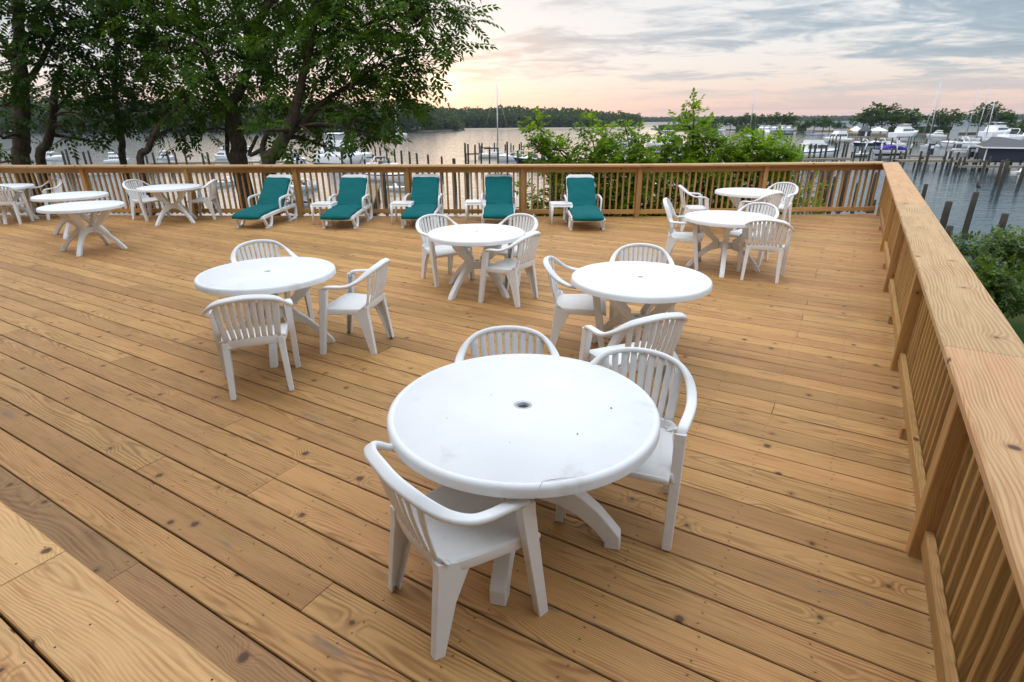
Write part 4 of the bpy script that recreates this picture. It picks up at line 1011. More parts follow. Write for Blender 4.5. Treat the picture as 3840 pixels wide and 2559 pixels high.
for i, (px, top, lb) in enumerate(TT): islet_tree(px, top, 500, (i * 3 + 1) % 4, lb, 'tall trees behind the marina', 1.25)
def reeds():
    rng = np.random.default_rng(77); P = []
    for x0, x1, y in ((2470, 2620, 487), (2630, 2690, 490), (2760, 2850, 490), (2990, 3020, 494), (3330, 3480, 503), (3480, 3560, 502), (3740, 3880, 499)):
        for k in range(int((x1 - x0) * 14)):
            g0 = at(rng.uniform(x0, x1), y - rng.uniform(.5, 3), WATER + .5); P.append((g0.x, g0.y, g0.z))
    P = np.array(P); d = np.tile([0, 0, 1.0], (len(P), 1)) + rng.normal(0, .2, P.shape)
    T = np.array([[0, -.1, 0], [0, .1, 0], [1, .02, 0], [1, -.02, 0]], float)
    V, F = scatter(T, np.array([[0, 1, 2, 3]]), P, d, rng.uniform(1.6, 3.2, len(P)), rng); V2 = V.copy()
    tag(link_mesh('reeds', quads_mesh('reeds', V2, F), M['reed']), kind='stuff')
reeds()
# ------------------------------------------------------------ boats (local: x forward, z = 0 at the waterline)
def hull(L, B, fb, parent, mat, stripe=None, rake=.12, sheer=.35, name='hull', deckmat=None, cabin_top=0.0):
    n = 14; mb = MB(); vs = []; fs = []
    def st(t):
        hb = B / 2 * (.90 + .10 * min(1, t / .35)) * (1 - max(0, (t - .55) / .45) ** 2.2) ; return max(hb, .015)
    prof_n = 6
    for i in range(n + 1):
        t = i / n; x = -L / 2 + L * t; hb = st(t); zs = fb * (1 + sheer * t * t)
        flare = .80 - .42 * max(0, (t - .5) / .5) ** 1.5
        xr = lambda k: x + (L * rake * max(0, (t - .6) / .4) ** 1.2) * (k - 1)
        ring = [(xr(1), hb, zs), (xr(.93), hb * 1.015, zs * .82), (xr(.35), hb * (flare + .12), .18), (xr(.2), hb * flare, .0), (xr(.0), hb * .35, -.35), (xr(0), 0, -.45)]
        ring = ring + [(a, -b, c) for a, b, c in ring[-2::-1]]; vs += ring
    k = 11; mi = []
    mb2 = MB()
    for i in range(n):
        for q in range(k - 1): fs.append((i * k + q, i * k + q + 1, (i + 1) * k + q + 1, (i + 1) * k + q))
    fs.append(tuple(range(k)));
    mb.add(vs, fs, smooth=True)
    for idx, f in enumerate(mb.f[:-1]):
        q = idx % (k - 1); mb.mi[idx] = 1 if q in (3, 4, 5, 6) else (2 if stripe and q in (0, 9) else 0)
    o = mb.build(name, [mat, M['antifoul'], stripe or mat], parent); m = o.modifiers.new('edge', 'EDGE_SPLIT'); m.split_angle = R(40)
    # deck
    d = MB(); vs = []; fs = []
    for i in range(n + 1):
        t = i / n; x = -L / 2 + L * t; hb = st(t); zs = fb * (1 + sheer * t * t); h = zs - .02 + cabin_top * math.sin(PI * min(1, max(0, (t - .42) / .56))) ** .7
        vs += [(x, hb * .99, zs - .01), (x, hb * .62, h), (x, 0, h + .03 * (cabin_top > 0)), (x, -hb * .62, h), (x, -hb * .99, zs - .01)]
    for i in range(n):
        for q in range(4): fs.append((i * 5 + q, i * 5 + q + 1, (i + 1) * 5 + q + 1, (i + 1) * 5 + q)[::-1])
    d.add(vs, fs, smooth=True); d.build('foredeck', deckmat or M['gel'], parent); return o
def house(parent, x0, x1, w, z0, z1, mat, name='cabin', rake0=.12, rake1=.45, taper=.86, win=None, winmat=None, band=(.35, .85)):
    """superstructure with raked ends; window band as its own part"""
    h = z1 - z0; a0, a1 = x0 + rake0 * h, x1 - rake1 * h; mb = MB()
    P = [(x0, -w / 2, z0), (x1, -w / 2 * .9, z0), (x1, w / 2 * .9, z0), (x0, w / 2, z0), (a0, -w / 2 * taper, z1), (a1, -w / 2 * taper * .9, z1), (a1, w / 2 * taper * .9, z1), (a0, w / 2 * taper, z1)]
    mb.add(P, [(3, 2, 1, 0), (4, 5, 6, 7), (0, 1, 5, 4), (1, 2, 6, 5), (2, 3, 7, 6), (3, 0, 4, 7)])
    o = bevel(mb.build(name, mat, parent), .05, 2, 30)
    if winmat:
        g = MB(); b0, b1 = band; e = 1.012
        def lerp(i, j, t): return [P[i][q] * (1 - t) + P[j][q] * t for q in range(3)]
        ring0 = [lerp(k, k + 4, b0) for k in range(4)]; ring1 = [lerp(k, k + 4, b1) for k in range(4)]
        cx = (x0 + x1) / 2
        def pane(a, b, c, d, s0, s1):
            q = []
            for (u, v), s in (((a, b), s0), ((a, b), s1), ((d, c), s1), ((d, c), s0)):
                p = [u[k] * (1 - s) + v[k] * s for k in range(3)]; q.append(((p[0] - cx) * e + cx, p[1] * (e + .004), p[2]))
            return q
        for (i, j, n) in ((0, 1, win or 3), (1, 2, 2), (2, 3, win or 3)):
            for k in range(n):
                s0 = .05 + .9 * k / n + .015; s1 = .05 + .9 * (k + 1) / n - .015
                g.add(pane(ring0[i], ring0[j], ring1[j], ring1[i], s0, s1), [(0, 1, 2, 3)])
        # give the panes thickness
        wo = g.build('window_band', winmat, parent); sm = wo.modifiers.new('solid', 'SOLIDIFY'); sm.thickness = .03; sm.offset = 0
    return o
def posts_top(parent, x0, x1, w, z0, z1, topmat, name='bimini', legs=True, crown=.12, th=.05):
    mb = MB(); n = 6; m = 5; vs = []; fs = []
    for dz in (0, -th):
        for i in range(n + 1):
            for j in range(m + 1):
                u, v = i / n, j / m * 2 - 1; vs.append((x0 + (x1 - x0) * u, v * w / 2, z1 + crown * (1 - v * v) - .10 * (2 * u - 1) ** 2 * crown * 4 + dz))
    W = m + 1; H = W * (n + 1)
    for i in range(n):
        for j in range(m): a = i * W + j; fs.append((a, a + 1, a + W + 1, a + W)[::-1]); fs.append((H + a, H + a + 1, H + a + W + 1, H + a + W))
    for i in range(n): a = i * W; fs.append((a, a + W, H + a + W, H + a)); a += m; fs.append((a, H + a, H + a + W, a + W))
    for j in range(m): a = j; fs.append((a, H + a, H + a + 1, a + 1)); a = n * W + j; fs.append((a, a + 1, H + a + 1, H + a))
    mb.add(vs, fs, smooth=True); fixn(mb.build(name, topmat, parent))
    if legs:
        l = MB()
        for x in (x0 + .1, x1 - .1):
            for s in (-1, 1): l.tube([((x * .7 + (x0 + x1) / 2 * .3), s * w / 2 * .95, z0), (x, s * w / 2 * .95, z1)], .02, 5)
        l.build('canopy_frame', M['alu'], parent)
def arch_part(parent, x, w, z0, z1, mat=None, lean=.5, name='radar_arch'):
    mb = MB(); mb.sweep(catmull([(x - lean, -w / 2, z0), (x - lean * .3, -w / 2 * .97, z0 + (z1 - z0) * .6), (x, -w / 2 * .8, z1), (x + .03, 0, z1 + .05), (x, w / 2 * .8, z1), (x - lean * .3, w / 2 * .97, z0 + (z1 - z0) * .6), (x - lean, w / 2, z0)], 4), rrect(.10, .32, .6, 3), (1, 0, .2))
    mb.build(name, mat or M['gel'], parent)
def rails(parent, L, B, z, x0=.05, x1=.48, h=.55):
    mb = MB(); pts = []
    for s in (-1, 1):
        P = [(L * (x0 + (x1 - x0) * k / 6), s * B / 2 * (.92 - .86 * (k / 6) ** 2.2), z * (1 + .3 * (k / 6)) + h) for k in range(7)]
        mb.tube(P, .018, 4)
        for p in P[::2]: mb.tube([(p[0], p[1], p[2] - h), p], .014, 4)
    mb.build('bow_rail', M['alu'], parent)
def place_boat(t, p, q, flip=False):
    """p, q: pixels of stern and bow on the waterline"""
    a, b = at(p[0], p[1], WATER), at(q[0], q[1], WATER); d = b - a
    t.location = (a + b) / 2; t.rotation_euler = (0, 0, math.atan2(d.y, d.x)); return d.length
def blen(p, q): return (at(p[0], p[1], WATER) - at(q[0], q[1], WATER)).length
BG = 'motor boats moored at the marina'
def express(label, p, q, hullmat='gel', stripe=None, top=None, topname='canopy', arch_=True, group=BG, L=None, yaw=None):
    L = L or blen(p, q); B = L * .30; s = L / 9; t = empty('motor_boat', label=label, cat='boat', group=group); fb = .92 * s
    hull(L, B, fb, t, M[hullmat], stripe, .13, .38, cabin_top=.42 * s)
    house(t, -.02 * L, .20 * L, B * .82, fb * 1.05, fb + .95 * s, M['glass'], 'windshield', .0, 1.3, .84)
    house(t, -.46 * L, .0 * L, B * .93, fb * .8, fb + .42 * s, M['gel'], 'cockpit', .05, .1, .96)
    if arch_: arch_part(t, -.10 * L, B * .92, fb + .30 * s, fb + 1.5 * s, None, .9 * s)
    if top: posts_top(t, -.40 * L, .06 * L, B * .8, fb + .4 * s, fb + 1.35 * s, M[top], topname)
    rails(t, L, B, fb, .12, .49, .5 * s); place_boat(t, p, q); return t
def flybridge(label, p, q, hullmat='gel', stripe=None, top='canvas_blue', vinyl=True, group=BG, L=None, tall=1.0):
    L = L or blen(p, q); B = L * .32; s = L / 10; t = empty('cabin_cruiser', label=label, cat='boat', group=group); fb = 1.15 * s
    hull(L, B, fb, t, M[hullmat], stripe, .12, .40, cabin_top=.30 * s)
    house(t, -.30 * L, .20 * L, B * .84, fb * 1.0, fb + 1.55 * s * tall, M[hullmat], 'cabin', .0, .55, .90, 4, M['glass'], (.42, .86))
    house(t, -.26 * L, .08 * L, B * .76, fb + 1.55 * s * tall, fb + 2.25 * s * tall, M[hullmat], 'flybridge', .0, .6, .95)
    house(t, -.49 * L, -.30 * L, B * .92, fb * .7, fb * 1.1, M['gel'], 'cockpit', .0, .0, .98)
    if vinyl: house(t, -.24 * L, .02 * L, B * .70, fb + 2.25 * s * tall, fb + 3.1 * s * tall, M['vinyl'], 'bridge_enclosure', .05, .35, .92)
    if top: posts_top(t, -.27 * L, .03 * L, B * .76, fb + 2.2 * s * tall, fb + 3.15 * s * tall, M[top], 'bridge_canopy')
    rails(t, L, B, fb, .10, .49, .6 * s); place_boat(t, p, q); return t
def sailboat(label, p, q, mast_px, mast_top, lean=0.0, hullmat='gel', cover=None, group='sailing boats moored at the marina', L=None, furl=False, bim=None):
    L = L or blen(p, q); B = L * .27; s = L / 10; t = empty('sailboat', label=label, cat='sailboat', group=group); fb = .95 * s
    hull(L, B, fb, t, M[hullmat], None, .10, .22, cabin_top=.0)
    house(t, -.14 * L, .24 * L, B * .55, fb, fb + .48 * s, M['gel'], 'cabin', .1, 1.2, .88, 4, M['glass'], (.3, .72))
    house(t, -.44 * L, -.15 * L, B * .7, fb * .9, fb + .22 * s, M['gel'], 'cockpit', .0, .0, .95)
    place_boat(t, p, q); c = t.location; mx = .06 * L
    Y = c.y; top = atY(mast_px, mast_top, Y); H = top.z - WATER
    m = MB(); m.tube([(mx, 0, fb), (mx, lean, H)], [.15, .10], 8); m.build('mast', M['alu'], t)
    b = MB(); b.tube([(mx, 0, fb + 1.3 * s), (mx - .40 * L, 0, fb + 1.35 * s)], .06, 6)
    b.build('boom', M['alu'], t)
    if cover: cv = MB(); cv.sweep([(mx - .02, 0, fb + 1.9 * s), (mx - .10, 0, fb + 1.5 * s), (mx - .38 * L, 0, fb + 1.48 * s)], rrect(.18, .26, .8, 3), (0, 0, 1)); cv.build('sail_cover', M[cover], t)
    st = MB(); st.tube([(.5 * L, 0, fb * 1.2), (mx, lean, H * .97)], .06 if furl else .022, 5)
    st.tube([(-.49 * L, 0, fb), (mx, lean, H)], .018, 4)
    for sg in (-1, 1): st.tube([(mx - .1, sg * B * .46, fb), (mx, sg * .5 * s, H * .62)], .016, 4); st.tube([(mx, sg * .5 * s, H * .62), (mx, lean, H * .99)], .016, 4)
    st.build('rigging', M['alu'] if furl else M['metal'], t)
    sp_ = MB(); sp_.tube([(mx, -.5 * s, H * .62), (mx, .5 * s, H * .62)], .03, 5); sp_.build('spreader', M['alu'], t)
    if bim: posts_top(t, -.40 * L, -.16 * L, B * .62, fb + .2, fb + 1.65 * s, M[bim], 'bimini')
    rails(t, L, B, fb, .2, .49, .55 * s); return t
def skiff(label, p, q, hullmat='gel', cover=None, motor=True, lift=0.0, group=BG, L=None, stripe=None, console=False):
    L = L or blen(p, q); B = L * .36; s = L / 6; t = empty('open_boat', label=label, cat='boat', group=group); fb = .62 * s
    hull(L, B, fb, t, M[hullmat], stripe, .14, .35, cabin_top=.0)
    if cover:
        c = MB(); c.sweep(catmull([(-.46 * L, 0, fb + .05), (-.3 * L, 0, fb + .22 * s), (-.02 * L, 0, fb + .48 * s), (.10 * L, 0, fb + .30 * s), (.26 * L, 0, fb + .12)], 4), rrect(B * .86, .30 * s, .8, 4), (0, 0, 1), [(.9, .5), (1, .9), (1, 1.0), (1, 1.1), (1, 1.3)] + [(1, 1.5)] * 6 + [(.9, 1.1)] * 6); c.build('boat_cover', M[cover], t)
    else: house(t, -.12 * L, .06 * L, B * .35, fb * .7, fb + .75 * s, M['gel'], 'console', .05, .5, .85)
    if motor:
        m = MB(); m.sweep([(-.52 * L, 0, fb + .35), (-.54 * L, 0, -.2)], rrect(.35, .42, .6, 3), (1, 0, 0), [1, .5]); m.build('outboard_motor', M['black'], t)
    place_boat(t, p, q); t.location.z += lift; return t
# right-hand marina
flybridge('old white cruiser with a blue waistline and blue flybridge top beyond the deck corner', (2972, 592), (3146, 590), 'gel', M['bluestripe'], 'canvas_blue', False)
flybridge('cream flybridge boat with dark blue top behind the blue-striped cruiser', (3180, 534), (3085, 536), 'gel', None, 'canvas_navy', True)
express('express cruiser with a dark blue hull, left of three facing left past the corner', (3268, 545), (3196, 546), 'navy', None, None)
express('express cruiser with tan top, middle of three facing left past the corner', (3334, 543), (3258, 544), 'navy', None, 'canvas_tan')
express('white express cruiser with a tall arch, right of three facing left past the corner', (3392, 548), (3319, 548), 'gel', None, None)
flybridge('big white motor yacht in the back row below the right-hand tall trees', (3345, 515), (3440, 513), 'gel', None, 'canvas_white', True, tall=.72)
skiff('white speedboat under a purple cover, raised on a boat lift', (3385, 590), (3262, 592), 'gel', 'canvas_purple', True, .75, stripe=M['navy'])
skiff('small pale blue open boat between the dock piles left of the purple-covered speedboat', (3195, 588), (3262, 587), 'gel_cream', None, True, .15)
sailboat('white sailboat with the tall leaning mast and furled white forestay on the right', (3517, 553), (3446, 554), 3547, 306, -.9, 'gel', None, furl=True)
express('large white express cruiser with dark windows below the grey notice board', (3668, 553), (3520, 553), 'gel', M['bluestripe'], None)
flybridge('white motor yacht with a blue tarp behind the leaning mast', (3545, 516), (3470, 516), 'gel', None, 'canvas_white', True, tall=.8)
sailboat('sailboat with the leftmost of three close masts behind the notice board', (3655, 524), (3590, 523), 3642, 330, -.6)
sailboat('sailboat with the middle of three close masts, a teal cover on its boom', (3690, 527), (3630, 526), 3657, 328, -.7, 'gel', 'canvas_navy')
sailboat('sailboat with the shortest mast of three, just left of the boathouse roof', (3740, 532), (3655, 532), 3680, 375, -.8, 'gel', None)
flybridge('long white trawler yacht with wrap-round windows above the boathouse roof', (3690, 516), (3780, 513), 'gel', None, 'canvas_white', False, tall=.62)
express('white motor boat mostly behind the boathouse ridge', (3752, 530), (3845, 527), 'gel', None, None)
skiff('small white boat with an upright console at the far right edge, by the mooring piles', (3800, 652), (3860, 650), 'gel_cream', None, False)
def pilothouse():
    p, q = (3625, 596), (3535, 596); L = blen(p, q); t = empty('work_boat', label='pale work boat with a square pilothouse behind the main dock', cat='boat', group=BG); B = L * .32
    hull(L, B, .9, t, M['gel'], None, .1, .3); house(t, -.10 * L, .18 * L, B * .7, .9, 2.9, M['gel'], 'pilothouse', .0, .08, .95, 2, M['glass'], (.5, .88)); posts_top(t, -.12 * L, .20 * L, B * .8, .9, 2.95, M['whitepaint'], 'roof', False); place_boat(t, p, q)
pilothouse()
# yacht row by the islet
for i, (x0, x1, lb) in enumerate([(2895, 2832, 'leftmost low yacht of the rafted row by the islet trees'), (2915, 2853, 'second yacht from the left in the rafted row by the islet trees'), (2932, 2880, 'middle yacht with a blue bridge top in the rafted row by the islet'), (2958, 2905, 'second yacht from the right in the rafted row by the islet trees'), (2978, 2935, 'rightmost yacht of the rafted row, with a squared-off bridge')]):
    flybridge(lb, (x1 + 42, 493.6), (x1, 496.4), 'gel', None, ('canvas_white', 'canvas_white', 'canvas_navy', 'canvas_white', 'canvas_white')[i], True, 'yachts rafted by the islet', L=10.0, tall=.7)
flybridge('white motor yacht alone left of the yacht row, close to the reeds', (2720, 492), (2672, 492), 'gel', None, 'canvas_navy', True, 'yachts rafted by the islet', tall=.85)
express('white runabout right of the yacht row, near the sandy bank', (3056, 498), (3014, 498), 'gel', None, None, group='yachts rafted by the islet')
sailboat('white sailboat at its mooring in front of the yacht row, mast above the treetops', (2834, 514), (2788, 513), 2828, 333, 0, 'gel', None, bim='canvas_navy')
def float_():
    t = empty('mooring_float', at(2876, 499, WATER), 0, 'white dome-shaped mooring float in front of the yacht row', 'float'); mb = MB(); mb.lathe([(0, 1.5), (.9, 1.4), (1.5, .9), (1.7, .2), (1.7, -.3)], 14); mb.build('dome', M['gel'], t); mb = MB(); mb.lathe([(1.72, .15), (1.8, .05), (1.72, -.05)], 14); mb.build('rubbing_strip', M['bluestripe'], t)
float_()
# boats behind the young trees
flybridge('large white cruiser seen between the young trees, left of the tallest one', (2555, 560), (2420, 556), 'gel', None, 'canvas_white', True)
express('white boat with a blue cover behind the tallest young tree', (2580, 585), (2500, 583), 'gel', M['bluestripe'], 'canvas_blue')
express('white cruiser with a dark top behind the left young trees', (2330, 545), (2270, 547), 'gel', None, 'canvas_black')
flybridge('white sportfishing boat with tall clear enclosure behind the slender young tree', (2400, 568), (2310, 572), 'gel', None, 'canvas_white', True)
express('open white boat showing above the rounded young tree', (2725, 522), (2672, 524), 'gel', None, None)
flybridge('white houseboat with dark side windows behind the widest young tree', (2830, 546), (2895, 545), 'gel', None, None, False, tall=.8)
# centre
sailboat('cream sailboat with a black bimini and tall white mast in mid photo', (1793, 592), (1925, 590), 1877, 316, 0, 'gel_cream', 'canvas_navy', bim='canvas_black')
express('white express cruiser with a beige canopy behind the mooring piles', (1990, 601), (1862, 603), 'gel', M['canvas_tan'], 'canvas_tan')
express('navy-hulled express cruiser nearest the railing in the middle, behind the piles', (2100, 616), (1925, 616), 'navy', None, 'canvas_tan')
sailboat('small white sailboat anchored off the wooded point', (1524, 508), (1463, 508), 1488, 425, 0, 'gel', 'canvas_navy', group='sailing boats anchored off the wooded point')
sailboat('distant sailboat half hidden by fronds, left one of a pair of pale masts', (1320, 502), (1285, 502), 1301, 470, 0, 'gel', None, group='sailing boats anchored off the wooded point')
sailboat('distant sailboat half hidden by fronds, right one of a pair of pale masts', (1342, 501), (1308, 501), 1322, 471, 0, 'gel', None, group='sailing boats anchored off the wooded point')
# left of centre
flybridge('large white sportfishing boat with an enclosed flybridge left of the pile row', (1200, 612), (1400, 618), 'gel', None, 'canvas_white', True, tall=1.0)
flybridge('white flybridge cruiser behind the large sportfishing boat', (1190, 580), (1290, 576), 'gel', None, 'canvas_navy', False)
express('express cruiser with a black cover and white arch, just over the railing', (1380, 640), (1505, 650), 'gel', None, 'canvas_black')
express('white boat with a navy folded top beside the leaning trunk', (1075, 612), (1150, 618), 'gel', None, 'canvas_navy')
flybridge('white and blue cruiser seen left of the thick trunk', (868, 598), (805, 596), 'gel', M['bluestripe'], 'canvas_white', True)
flybridge('white cruiser seen between the thick trunk and the leaning trunks', (905, 580), (975, 578), 'gel', None, 'canvas_white', True)
express('boat with a dark square canopy between the leaning trunks', (980, 612), (1050, 614), 'gel', M['navy'], 'canvas_black', arch_=False)
express('white boat with a green canopy, left of the thin trunks', (420, 655), (285, 660), 'gel', None, 'canvas_green', arch_=False)
flybridge('white cruiser behind the thin upright trunk', (395, 612), (490, 610), 'gel', None, 'canvas_white', False)
flybridge('white flybridge boat right of the bent trunk, behind low branches', (590, 598), (665, 596), 'gel', None, 'canvas_white', True)
express('low white boat far left behind the dark foliage', (170, 600), (240, 602), 'gel', None, 'canvas_white')
# seen through the balusters
express('white boat with a navy stripe below the railing, behind the left table chair', (895, 690), (800, 700), 'gel', M['navy'], None)
express('white boat with a beige cover seen through the balusters by the second lounger', (1180, 705), (1090, 720), 'gel', None, 'canvas_tan')
skiff('boat with a blue cover seen low through the balusters by the leftmost lounger', (1160, 770), (1060, 780), 'gel', 'canvas_navy', True)
express('white cruiser with a cream cover seen through the balusters between the second and third loungers', (1390, 672), (1530, 684), 'gel', M['navy'], 'canvas_tan')
skiff('low white tender at the dock behind the third lounger', (1440, 712), (1535, 716), 'gel', None, False)

# ------------------------------------------------------------ docks, piles, marina buildings
def dock(label, p, q, w, z, group='timber docks in the marina', posts=True, name='dock'):
    a, b = at(p[0], p[1], WATER + z), at(q[0], q[1], WATER + z); d = (b - a); L = d.length; d.normalize(); nrm = Vector((-d.y, d.x, 0)); t = empty(name, (a + b) / 2, math.atan2(d.y, d.x), label, 'dock', group)
    mb = MB(); n = int(L / .3)
    for k in range(n):
        x = -L / 2 + (k + .5) * L / n; mb.box((x, w / 2, .0 + random.uniform(-.01, .01)), (L / n - .02, w, .05))
    mb.build('decking', M['dock'], t); s = MB()
    for y in (.06, w - .06): s.box((0, y, -.15), (L, .08, .24))
    s.build('stringer', M['dock'], t); l = MB(); l.tube([(0, 0, -z - 1.2), (0, 0, -.05)], .13, 7); lm = l.mesh('support_pile'); lm.materials.append(M['pile'])
    for k in range(int(L / 3.2) + 1):
        for y in (.15, w - .15): c = bpy.data.objects.new('support_pile', lm); COL.objects.link(c); c.parent = t; c.location = (-L / 2 + .2 + k * 3.2, y, 0)
    return t
dock('long main dock in front of the boathouse on the right', (3372, 602), (3990, 604), 2.2, 1.1)
dock('lower walkway on short posts in front of the main dock on the right', (3596, 622), (3990, 626), 1.2, .7)
dock('narrow dock behind the main dock, left of the pale work boat', (3380, 583), (3545, 586), 1.5, 1.0)
dock('dock walkway beside the old blue-striped cruiser', (2955, 600), (3200, 594), 1.4, 1.0)
dock('dock walkway between the three express cruisers and the yachts', (3130, 528), (3470, 528), 1.6, 1.0)
dock('dock below the tents and the thatched hut', (3140, 514), (3330, 514), 2.0, 1.0)
dock('back dock under the row of white yachts at far right', (3440, 532), (3800, 530), 1.8, 1.0)
dock('short dock finger at the stern of the black-bimini sailboat', (1752, 577), (1800, 575), 1.0, 1.0)
dock('grey dock seen through the balusters beside the second lounger', (1375, 830), (1425, 690), 3.0, 1.0)
dock('dock behind the trunks at the left, with white boats along it', (560, 612), (1080, 606), 1.5, 1.0)
dock('dock behind the green-canopy boat at far left', (150, 622), (560, 618), 1.5, 1.0)
PM = MB(); PM.tube([(0, 0, -1.5), (.01, 0, -.5), (0, .01, .2), (-.008, 0, .6), (0, 0, 1.0)], [.175, .17, .17, .167, .162], 10); PM.lathe([(0, 1.012), (.11, 1.01), (.162, 1.0)], 10)
PILEM = PM.mesh('mooring_pile'); PILEM.materials.append(M['pile'])
WH = MB(); WH.lathe([(.165, .60), (.165, .97), (.10, 1.03), (0, 1.06)], 10); WHM = WH.mesh('white_cap'); WHM.materials.append(M['whitepaint'])
def pile(x, y, top, label, group, r=1.0, cap=False, lean=0.0):
    b = at(x, y, WATER); p = atY(x, top, b.y); h = max(.6, p.z - WATER)
    o = bpy.data.objects.new('mooring_pile', PILEM); COL.objects.link(o); o.location = b; o.scale = (r * random.uniform(.9, 1.15), r * random.uniform(.9, 1.15), h); o.rotation_euler = (lean, lean * .6, random.uniform(0, 6))
    tag(o, label, 'mooring pile', group)
    if cap: c = bpy.data.objects.new('white_cap', WHM); COL.objects.link(c); c.parent = o
    return o
def piles(lst, label, group, **k):
    for q in lst: pile(q[0], q[1], q[2], label, group, lean=random.uniform(-.02, .02), **k)
piles([(1746, 615, 537), (1757, 617, 541), (1783, 616, 544), (1805, 616, 547), (1836, 616, 551), (1868, 615, 555), (1903.5, 615, 533), (1941, 617, 565), (1983, 618, 570), (2032, 618, 576)], 'dark mooring pile in the row in front of the cream sailboat', 'piles in front of the sailboat')
piles([(1798, 572, 537), (1809, 572, 537), (1854, 566, 537), (1865, 567, 538), (1895, 574, 542), (1916, 572, 538), (1926, 575, 545), (1948, 580, 540), (1955, 574, 534), (1962, 584, 560)], 'thin pile standing behind the cream sailboat', 'piles behind the sailboat')
piles([(1409, 592, 549), (1428, 596, 553), (1452, 602, 556), (1482, 606, 560), (1508, 620, 565), (1538, 624, 569), (1566, 632, 575), (1608, 640, 580)], 'pile in the open-water row right of the sportfishing boat', 'piles in the open water row')
piles([(1659, 650, 588), (1708, 712, 596), (1755, 720, 612)], 'single pile in open water behind the middle loungers, its reflection below', 'lone piles behind the middle loungers')
piles([(1286, 640, 570), (1320, 640, 582), (1248, 604, 561), (1402, 625, 580), (1372, 650, 598), (1462, 660, 596), (1449, 770, 636)], 'stout pile against the sportfishing boat and the black-covered boat', 'piles beside the sportfishing boat')
piles([(560, 640, 575), (585, 636, 572), (640, 636, 568), (668, 640, 572), (330, 640, 570), (350, 640, 566), (270, 650, 560), (255, 650, 568), (300, 645, 572), (770, 640, 575), (790, 640, 572), (705, 636, 565), (1100, 640, 590), (1120, 645, 592)], 'dark pile seen among the left tree trunks', 'piles among the left trunks')
piles([(2962, 610, 549), (2990, 611, 542), (3003, 610, 543), (3030, 608, 540), (3048, 606, 541), (3072, 602, 543), (3090, 608, 545), (3125, 602, 538), (3136, 600, 530), (2975, 600, 556)], 'pile along the walkway of the blue-striped cruiser', 'piles beside the blue-striped cruiser')
piles([(3155, 606, 540), (3168, 598, 536), (3198, 606, 552), (3225, 606, 545), (3256, 606, 556), (3336, 606, 560), (3300, 602, 575), (3372, 600, 568), (3390, 606, 562)], 'pile around the lift of the purple-covered speedboat', 'piles around the boat lift')
piles([(3110, 536, 512), (3120, 536, 513), (3132, 538, 511), (3147, 538, 512), (3168, 532, 513), (3176, 532, 512), (3225, 552, 517), (3280, 552, 518), (3340, 552, 518), (3368, 540, 516), (3405, 536, 514), (3415, 534, 513), (3425, 536, 515)], 'short pile between the moored express cruisers', 'piles between the express cruisers')
piles([(3440, 634, 568), (3466, 636, 570), (3534, 630, 569), (3552, 622, 568), (3580, 628, 571), (3560, 636, 590), (3590, 640, 590), (3606, 640, 588), (3648, 624, 573), (3660, 618, 585), (3625, 618, 571), (3700, 640, 588), (3685, 645, 600), (3736, 604, 573), (3830, 604, 573), (3785, 620, 594)], 'weathered pile along the main dock in front of the boathouse', 'piles along the main dock')
piles([(3470, 548, 521), (3552, 552, 524), (3590, 552, 520), (3628, 552, 522), (3672, 548, 520), (3705, 548, 520)], 'dark pile among the yachts left of the boathouse roof', 'piles among the far right yachts')
for q in [(3412, 578, 541), (3480, 576, 543), (3238, 600, 536), (3295, 600, 537), (3352, 600, 540), (3625, 580, 547)]: pile(q[0], q[1], q[2], 'dock pile topped with a tall white sleeve', 'white sleeved dock piles', cap=True)
NEAR = [(3450, 782, 692, 'nearest the railing cap, left of the heron', .95), (3528, 872, 757, 'thick green-stained one between the railing and the heron', 1.15), (3612, 890, 723, 'tall one the heron stands on', 1.0), (3548, 905, 848, 'short stub at the edge of the laurel shrubs', 1.05), (3738, 905, 802, 'stout one standing alone right of the heron', 1.2), (3735, 690, 602, 'pale one in front of the lower walkway', 1.1), (3757, 668, 598, 'slim green one behind the pale one', .9), (3752, 700, 606, 'leaning green one by the small white boat', 1.1), (3822, 690, 625, 'dark one beside the small white boat at the right edge', 1.1)]
for x, y, tp, lb, r in NEAR: pile(x, y, tp, 'mooring pile on the right, ' + lb, 'mooring piles on the right', r)
piles([(3082, 790, 640), (3055, 800, 642), (3107, 800, 664), (3145, 790, 640), (3195, 800, 688), (3255, 800, 648), (3265, 810, 750), (2985, 700, 600), (3035, 705, 645), (2960, 650, 610)], 'pile seen through the balusters near the deck corner', 'piles behind the corner balusters')
piles([(2070, 800, 640), (2094, 795, 640), (3058, 820, 690)], 'grey pile seen through the balusters left of the rightmost lounger', 'piles behind the rightmost lounger')
